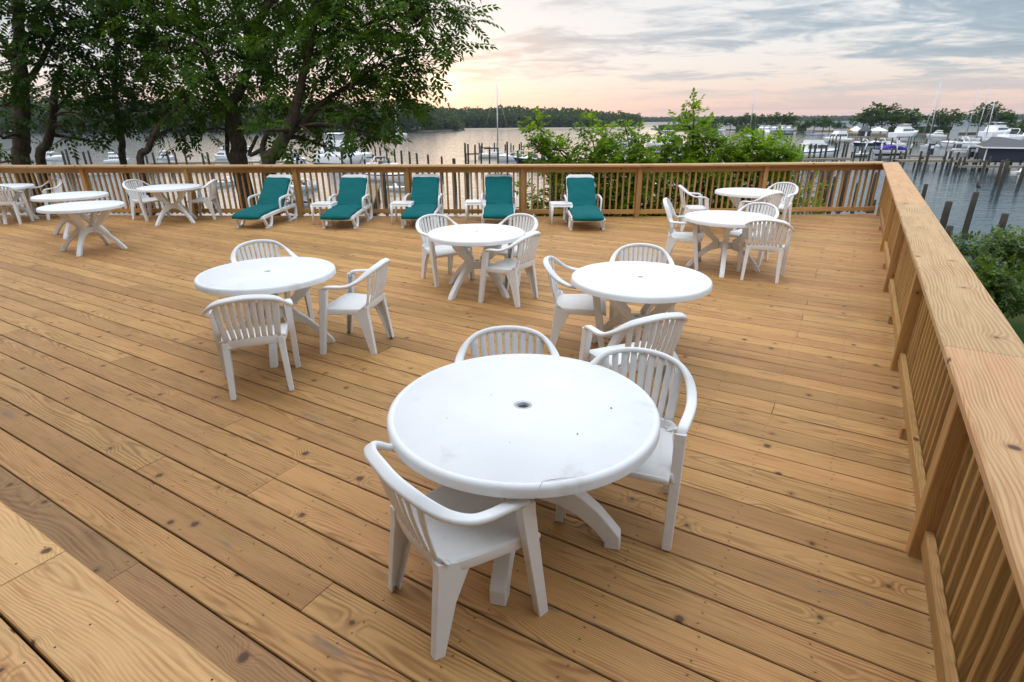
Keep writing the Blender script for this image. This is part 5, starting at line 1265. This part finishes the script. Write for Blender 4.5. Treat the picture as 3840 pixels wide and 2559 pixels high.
def boathouse():
    a = at(3688, 603, WATER + 1.15); b = at(3990, 604, WATER + 1.15); d = (b - a); L = 9.4; d.normalize(); yaw = math.atan2(d.y, d.x) - R(24); t = empty('boathouse', a, yaw, 'navy boathouse with a grey hipped roof at the right edge', 'boathouse')
    W = 9.0; H = atY(3698, 553, a.y).z - a.z; RH = H + (atY(3758, 514, a.y + 4).z - a.z - H) * 1.0
    mb = MB(); mb.box((L / 2, W / 2, H / 2), (L, W, H)); mb.build('wall', M['siding'], t)
    aw = atY(3743, 514, a.y + 3.2) - a; AP = Matrix.Rotation(-yaw, 3, 'Z') @ aw
    r = MB(); e = .55; P = [(-e, -e, H), (L + e, -e, H), (L + e, W + e, H), (-e, W + e, H), AP - Vector((.3, 0, 0)), AP + Vector((.3, 0, 0))]
    r.add(P, [(0, 1, 5, 4), (1, 2, 5), (2, 3, 4, 5), (3, 0, 4), (3, 2, 1, 0)]); r.build('roof', M['shingle'], t)
    tr = MB(); tr.box((L / 2, -e - .03, H - .02), (L + 2 * e, .05, .2)); tr.box((-e - .03, W / 2, H - .02), (.05, W + 2 * e, .2)); tr.box((.02, -.04, H / 2), (.16, .08, H)); tr.build('fascia', M['whitepaint'], t)
    f = MB()
    for s in (-1, 1): f.box((5.6 + s * .9, -.9, .6), (.10, .10, 1.2)); f.box((5.6 + s * .9, -.6, .6), (.08, .08, 1.2))
    f.box((5.6, -.9, 1.2), (1.9, .12, .08)); f.box((5.6, -.6, .75), (1.9, .08, .08)); o = f.build('sawhorse_frame', M['metal']); o.matrix_world = Matrix.Translation(a) @ Matrix.Rotation(yaw, 4, 'Z'); tag(o, 'grey rectangular stand against the navy boathouse wall', 'stand')
boathouse()
def board():
    b = at(3562, 560, WATER); t = empty('notice_board', b, R(-6), 'blank grey notice board on posts above the right-hand boats', 'notice board'); tl = atY(3557, 489, b.y); br_ = atY(3575, 521, b.y); w = (atY(3581, 500, b.y) - atY(3551, 500, b.y)).x; z0, z1 = br_.z - WATER, tl.z - WATER
    mb = MB(); mb.box((0, 0, (z0 + z1) / 2), (w, .08, z1 - z0)); mb.build('panel', M['signgrey'], t); p = MB(); p.box((0, .09, z1 + .02), (w, .1, .08)); p.build('top_batten', M['pile'], t)
    for s in (-1, 1): p = MB(); p.box((s * w * .38, .09, z1 / 2 - .3), (.14, .10, z1 + .6)); p.build('post', M['pile'], t)
board()
def tent(label, x0, x1, eave, top, base, mat, wall=None, cat='tent', name='party_tent', posts=True):
    b = at((x0 + x1) / 2, base, WATER + 1.0); a0, a1 = atY(x0, eave, b.y), atY(x1, eave, b.y); w = (a1.x - a0.x); ze = (a0.z + a1.z) / 2 - b.z; zt = atY((x0 + x1) / 2, top, b.y).z - b.z; t = empty(name, b, R(-18), label, cat); h = w / 2 * .86
    r = MB(); r.add([(-h, -h, ze), (h, -h, ze), (h, h, ze), (-h, h, ze), (0, 0, zt)] + [(-h, -h, ze - .25), (h, -h, ze - .25), (h, h, ze - .25), (-h, h, ze - .25)], [(0, 1, 4), (1, 2, 4), (2, 3, 4), (3, 0, 4), (0, 5, 6, 1), (1, 6, 7, 2), (2, 7, 8, 3), (3, 8, 5, 0)]); ro = r.build('roof', mat, t); sm = ro.modifiers.new('solid', 'SOLIDIFY'); sm.thickness = .06
    if posts:
        for sx in (-1, 1):
            for sy in (-1, 1): p = MB(); p.box((sx * h * .95, sy * h * .95, ze / 2), (.12, .12, ze)); p.build('post', M['metal'] if mat is M['canvas_white'] else M['pile'], t)
    if wall: wl = MB(); wl.box((0, 0, ze * .5), (2 * h * .88, 2 * h * .88, ze)); wl.build('wall', wall, t)
    if wall: dr = MB(); dr.box((h * .1, -h * .89, ze * .45), (h * .35, .06, ze * .9)); dr.build('door', M['whitepaint'], t)
    return t
tent('white peaked party tent left of the dark pointed hut', 3179, 3232, 491, 473, 508, M['canvas_white'])
tent('white peaked party tent right of the dark pointed hut', 3257, 3319, 490, 476, 510, M['canvas_white'])
tent('dark hut with a steep grey pointed roof between the white tents', 3218, 3261, 491, 467, 511, M['shingle'], M['siding'], 'hut', 'hut')
tent('low hut with a brown thatched roof left of the white tents', 3142, 3190, 491, 480, 510, M['thatch'], None, 'thatched hut', 'thatched_hut')
def gazebo():
    b = at(2932, 545, WATER); t = empty('dock_pergola', b, R(-4), 'dark timber pergola frame on posts behind the widest young tree', 'pergola'); z = atY(2932, 506, b.y).z - WATER; w = (atY(2963, 506, b.y) - atY(2900, 506, b.y)).x
    for sx in (-1, 1):
        for y in (0, 3.2): p = MB(); p.box((sx * w / 2, y, z / 2 - .5), (.18, .18, z + 1)); p.beam((sx * w / 2, y, z - .9), (sx * (w / 2 - .7), y, z - .1), .1, .1); p.build('post', M['pile'], t)
    r = MB(); r.box((0, 0, z + .08), (w + .5, .16, .24)); r.box((0, 3.2, z + .08), (w + .5, .16, .24))
    for k in range(9): r.box((-w / 2 + k * w / 8, 1.6, z + .27), (.08, 3.8, .14))
    r.build('beam', M['pile'], t)
gazebo()
def dockbox(x, y, label, w, h, mat, name='fuel_pump', cat='fuel pump'):
    b = at(x, y, WATER + 1.05); t = empty(name, b, 0, label, cat); mb = MB(); mb.box((0, .5, h / 2), (w, .5, h)); bevel(mb.build('cabinet', mat, t), .04); s = MB(); s.box((0, .235, h * .72), (w * .7, .04, h * .25)); s.build('display_panel', M['whitepaint'], t)
dockbox(3493, 582, 'dark fuel pump with a pale panel on the narrow dock', .9, 1.9, M['navy']); dockbox(3645, 592, 'dark drinks cabinet on the main dock left of the boathouse', .9, 1.6, M['black'], 'dock_cabinet', 'cabinet')
dockbox(3600, 592, 'pale grey storage box on the main dock beside the work boat', 3.0, 1.3, M['signgrey'], 'storage_box', 'box')

# ------------------------------------------------------------ people and the heron
def skin_obj(name, verts, edges, mat, parent, root=0):
    me = bpy.data.meshes.new(name); me.from_pydata([v[:3] for v in verts], edges, []); o = link_mesh(name, me, mat, parent)
    m = o.modifiers.new('skin', 'SKIN'); sk = me.skin_vertices[0].data if me.skin_vertices else None
    if sk is None:
        import bmesh
        b = bmesh.new(); b.from_mesh(me); b.verts.layers.skin.verify(); b.to_mesh(me); b.free(); sk = me.skin_vertices[0].data
    for i, v in enumerate(verts): r = v[3] if isinstance(v[3], tuple) else (v[3], v[3]); sk[i].radius = r; sk[i].use_root = i == root
    s = o.modifiers.new('subdivision', 'SUBSURF'); s.levels = 1; s.render_levels = 2; return o
def person(px, py, label, shirt, rz, stride):
    b = at(px, py, WATER + 1.15); t = empty('person', b, rz, label, 'person', 'people walking on the main dock'); k = stride
    V = [(0, 0, .95, (.15, .11)), (0, 0, 1.15, (.13, .10)), (0, 0, 1.38, (.17, .11)), (0, 0, 1.50, .06), (0, .01, 1.60, (.075, .09)), (0, .015, 1.70, (.075, .09)),
         (.09, 0, .88, .085), (.10, k * .5, .48, .06), (.10, k * .25, .09, .045), (.10, k * .25 + .16, .04, .04), (-.09, 0, .88, .085), (-.10, -k * .3, .48, .06), (-.10, -k, .10, .045), (-.10, -k + .15, .05, .04),
         (.20, 0, 1.40, .055), (.25, -k * .3, 1.14, .042), (.26, -k * .1 + .08, .92, .034), (.26, .10 - k * .1, .84, .03), (-.20, 0, 1.40, .055), (-.25, k * .3, 1.14, .042), (-.26, k * .3 + .1, .92, .034), (-.26, .14 + k * .3, .84, .03)]
    E = [(0, 1), (1, 2), (2, 3), (3, 4), (4, 5), (0, 6), (6, 7), (7, 8), (8, 9), (0, 10), (10, 11), (11, 12), (12, 13), (2, 14), (14, 15), (15, 16), (16, 17), (2, 18), (18, 19), (19, 20), (20, 21)]
    skin_obj('body', V, E, M['skin'], t)
    skin_obj('shirt', [(0, 0, .90, (.185, .145)), (0, 0, 1.15, (.165, .135)), (0, 0, 1.40, (.20, .135)), (.20, 0, 1.42, .085), (.235, -k * .15, 1.26, .07), (-.20, 0, 1.42, .085), (-.235, k * .15, 1.26, .07)], [(0, 1), (1, 2), (2, 3), (3, 4), (2, 5), (5, 6)], shirt, t)
    skin_obj('shorts', [(0, 0, .98, (.18, .14)), (.10, .0, .86, .115), (.105, k * .4, .58, .09), (-.10, 0, .86, .115), (-.105, -k * .25, .58, .09)], [(0, 1), (1, 2), (0, 3), (3, 4)], M['shorts'], t)
    h = MB(); h.lathe([(0, 1.83), (.06, 1.815), (.098, 1.75), (.102, 1.67), (.085, 1.62)], 12, (0, -.012, 0)); h.build('hair', M['hair'], t); return t
person(3797, 602, 'person in an aqua top and dark shorts standing before the boathouse', M['shirt_a'], R(100), .12)
person(3789, 602.5, 'person in brown walking just left of the one in aqua', M['shirt_b'], R(80), .2)
def heron():
    b = at(3612, 890, WATER); top = atY(3651, 724, b.y); px = bpy.data.objects
    b2 = Vector((b.x, b.y, top.z)); t = empty('heron', b2, R(200), 'hunched dark heron perched on the tallest pile right of the deck', 'bird')
    V = [(0, 0, .42, (.11, .10)), (-.16, 0, .36, (.07, .06)), (-.32, 0, .27, (.025, .02)), (.10, 0, .52, (.09, .09)), (.15, 0, .62, (.05, .05)), (.17, 0, .70, (.038, .04)), (.23, 0, .725, (.035, .035)), (.30, 0, .71, (.014, .014)), (.42, 0, .68, (.005, .005)), (.0, .04, .28, .018), (.01, .045, .13, .011), (.0, .045, .01, .011), (.07, .05, .004, .008), (.0, -.04, .28, .018), (.01, -.045, .13, .011), (.0, -.045, .01, .011), (.07, -.05, .004, .008)]
    E = [(0, 1), (1, 2), (0, 3), (3, 4), (4, 5), (5, 6), (6, 7), (7, 8), (0, 9), (9, 10), (10, 11), (11, 12), (0, 13), (13, 14), (14, 15), (15, 16)]
    skin_obj('body', V, E, M['feather'], t)
heron()
# ------------------------------------------------------------ evening air
def haze():
    m, nt = newmat('evening_haze'); v = nt.nodes.new('ShaderNodeVolumePrincipled'); v.inputs['Color'].default_value = (.80, .88, 1.0, 1); v.inputs['Density'].default_value = .00010; v.inputs['Anisotropy'].default_value = .1
    o = nt.nodes.new('ShaderNodeOutputMaterial'); nt.links.new(v.outputs[0], o.inputs['Volume'])
    mb = MB(); mb.box((0, 1500, 4), (9000, 4200, 28)); tag(mb.build('haze', m), kind='stuff')
haze()
# ------------------------------------------------------------ sky, sun, camera
def sky():
    w = bpy.data.worlds.new('World'); S.world = w; w.use_nodes = True; nt = w.node_tree; nt.nodes.clear(); g = G(nt)
    D = g.n('ShaderNodeTexCoord').outputs['Generated']
    sp = g.n('ShaderNodeSeparateXYZ'); g.l.new(D, sp.inputs[0]); x, y, z = sp.outputs
    zc = g.m('ADD', g.m('MAXIMUM', z, 0.0), .085)
    px, py = g.m('DIVIDE', x, zc), g.m('DIVIDE', y, zc)
    # a slight tilt makes the cloud bands climb to the right
    p1 = g.xyz(g.m('ADD', g.m('MULTIPLY', px, .52), g.m('MULTIPLY', py, .16)), g.m('MULTIPLY', py, .78), 3.7)
    n1 = g.noise(p1, 1.0, 9, .60, .35)
    p2 = g.xyz(g.m('MULTIPLY', px, 1.5), g.m('MULTIPLY', py, 1.9), 8.2)
    n2 = g.noise(p2, 1.0, 10, .66, .7)
    right = g.step(x, -.12, .62)
    nn = g.m('ADD', g.m('ADD', g.m('MULTIPLY', n1, .64), g.m('MULTIPLY', n2, .36)), g.m('MULTIPLY', right, .055))
    low = g.step(z, .015, .09)
    cm = g.m('MULTIPLY', g.step(nn, .475, .585), g.m('MULTIPLY_ADD', low, .7, .3))
    clear = g.ramp(z, [(0, (.86, .60, .54)), (.03, (.88, .69, .62)), (.065, (.90, .82, .77)), (.11, (.88, .875, .88)), (.34, (.80, .83, .88))])
    warm = g.ramp(z, [(0, (.90, .62, .52)), (.03, (.92, .76, .68)), (.065, (.92, .87, .84)), (.11, (.88, .88, .90)), (.34, (.80, .83, .88))])
    ss = Vector((math.sin(R(-6.2)) * math.cos(R(3.2)), math.cos(R(-6.2)) * math.cos(R(3.2)), math.sin(R(3.2))))
    dt = g.n('ShaderNodeVectorMath', operation='DOT_PRODUCT'); g.l.new(D, dt.inputs[0]); dt.inputs[1].default_value = ss
    d = g.m('MAXIMUM', dt.outputs['Value'], 0.0)
    col = g.mix(g.m('MAXIMUM', g.m('POWER', d, 24.0), g.m('MULTIPLY', g.step(g.m('MULTIPLY', x, -1.0), .12, .40), .9)), clear, warm)
    dark = g.mix(right, (.56, .58, .64), (.33, .445, .55)); dark = g.mix(g.m('MULTIPLY', g.step(nn, .56, .68), g.m('MULTIPLY_ADD', right, .6, .4)), dark, (.25, .345, .44))
    dark = g.mix(g.m('MULTIPLY', g.m('POWER', d, 60.0), .8), dark, (.70, .58, .56))
    col = g.mix(g.m('MULTIPLY', cm, .88), col, dark)
    glow = g.m('ADD', g.m('MULTIPLY', g.m('POWER', d, 3000.0), .6), g.m('MULTIPLY', g.m('POWER', d, 420.0), .09))
    col = g.mix(g.m('MULTIPLY', glow, g.m('SUBTRACT', 1.0, g.m('MULTIPLY', cm, .6))), col, (1.0, .76, .48), 'ADD')
    up = g.m('MULTIPLY_ADD', g.step(z, .30, .90), 2.2, g.m('MULTIPLY_ADD', g.step(g.m('MULTIPLY', y, -1.0), -.2, .6), .5, 1.0))          # brighter cloud overhead
    col = g.mix(1.0, col, g.xyz(up, up, up), 'MULTIPLY')
    below = g.step(z, -.05, -.01); col = g.mix(below, (.10, .11, .10), col)
    st = g.n('ShaderNodeTexSky', sky_type='NISHITA'); st.sun_disc = False; st.sun_elevation = R(3.2); st.sun_rotation = R(-6.2); st.altitude = 5
    b1 = g.n('ShaderNodeBackground'); g.l.new(st.outputs[0], b1.inputs[0]); b1.inputs[1].default_value = .012
    b2 = g.n('ShaderNodeBackground'); g.l.new(col, b2.inputs[0]); b2.inputs[1].default_value = 1.02
    ad = g.n('ShaderNodeAddShader'); g.l.new(b1.outputs[0], ad.inputs[0]); g.l.new(b2.outputs[0], ad.inputs[1])
    o = g.n('ShaderNodeOutputWorld'); g.l.new(ad.outputs[0], o.inputs[0])
    w.cycles.sampling_method = 'MANUAL'; w.cycles.sample_map_resolution = 512
    L = bpy.data.lights.new('sun', 'SUN'); L.energy = .5; L.angle = R(50); L.color = (1, .74, .5)
    lo = bpy.data.objects.new('sun', L); COL.objects.link(lo); lo.rotation_euler = ss.to_track_quat('Z', 'Y').to_euler()
sky()
cam = bpy.data.cameras.new('camera'); co = bpy.data.objects.new('camera', cam); COL.objects.link(co)
cam.sensor_width = 36; cam.sensor_fit = 'HORIZONTAL'; cam.lens = FPX / 3840 * 36; cam.clip_end = 20000; cam.clip_start = .05
mw = Matrix(((_RT.x, _UP.x, -_F.x, EYE.x), (_RT.y, _UP.y, -_F.y, EYE.y), (_RT.z, _UP.z, -_F.z, EYE.z), (0, 0, 0, 1)))
co.matrix_world = mw; S.camera = co
S.view_settings.view_transform = 'Standard'; S.view_settings.look = 'None'; S.view_settings.exposure = -.08; S.view_settings.gamma = 1
S.cycles.max_bounces = 6; S.cycles.diffuse_bounces = 3; S.cycles.glossy_bounces = 3; S.cycles.transmission_bounces = 4; S.cycles.transparent_max_bounces = 8
S.cycles.use_denoising = True
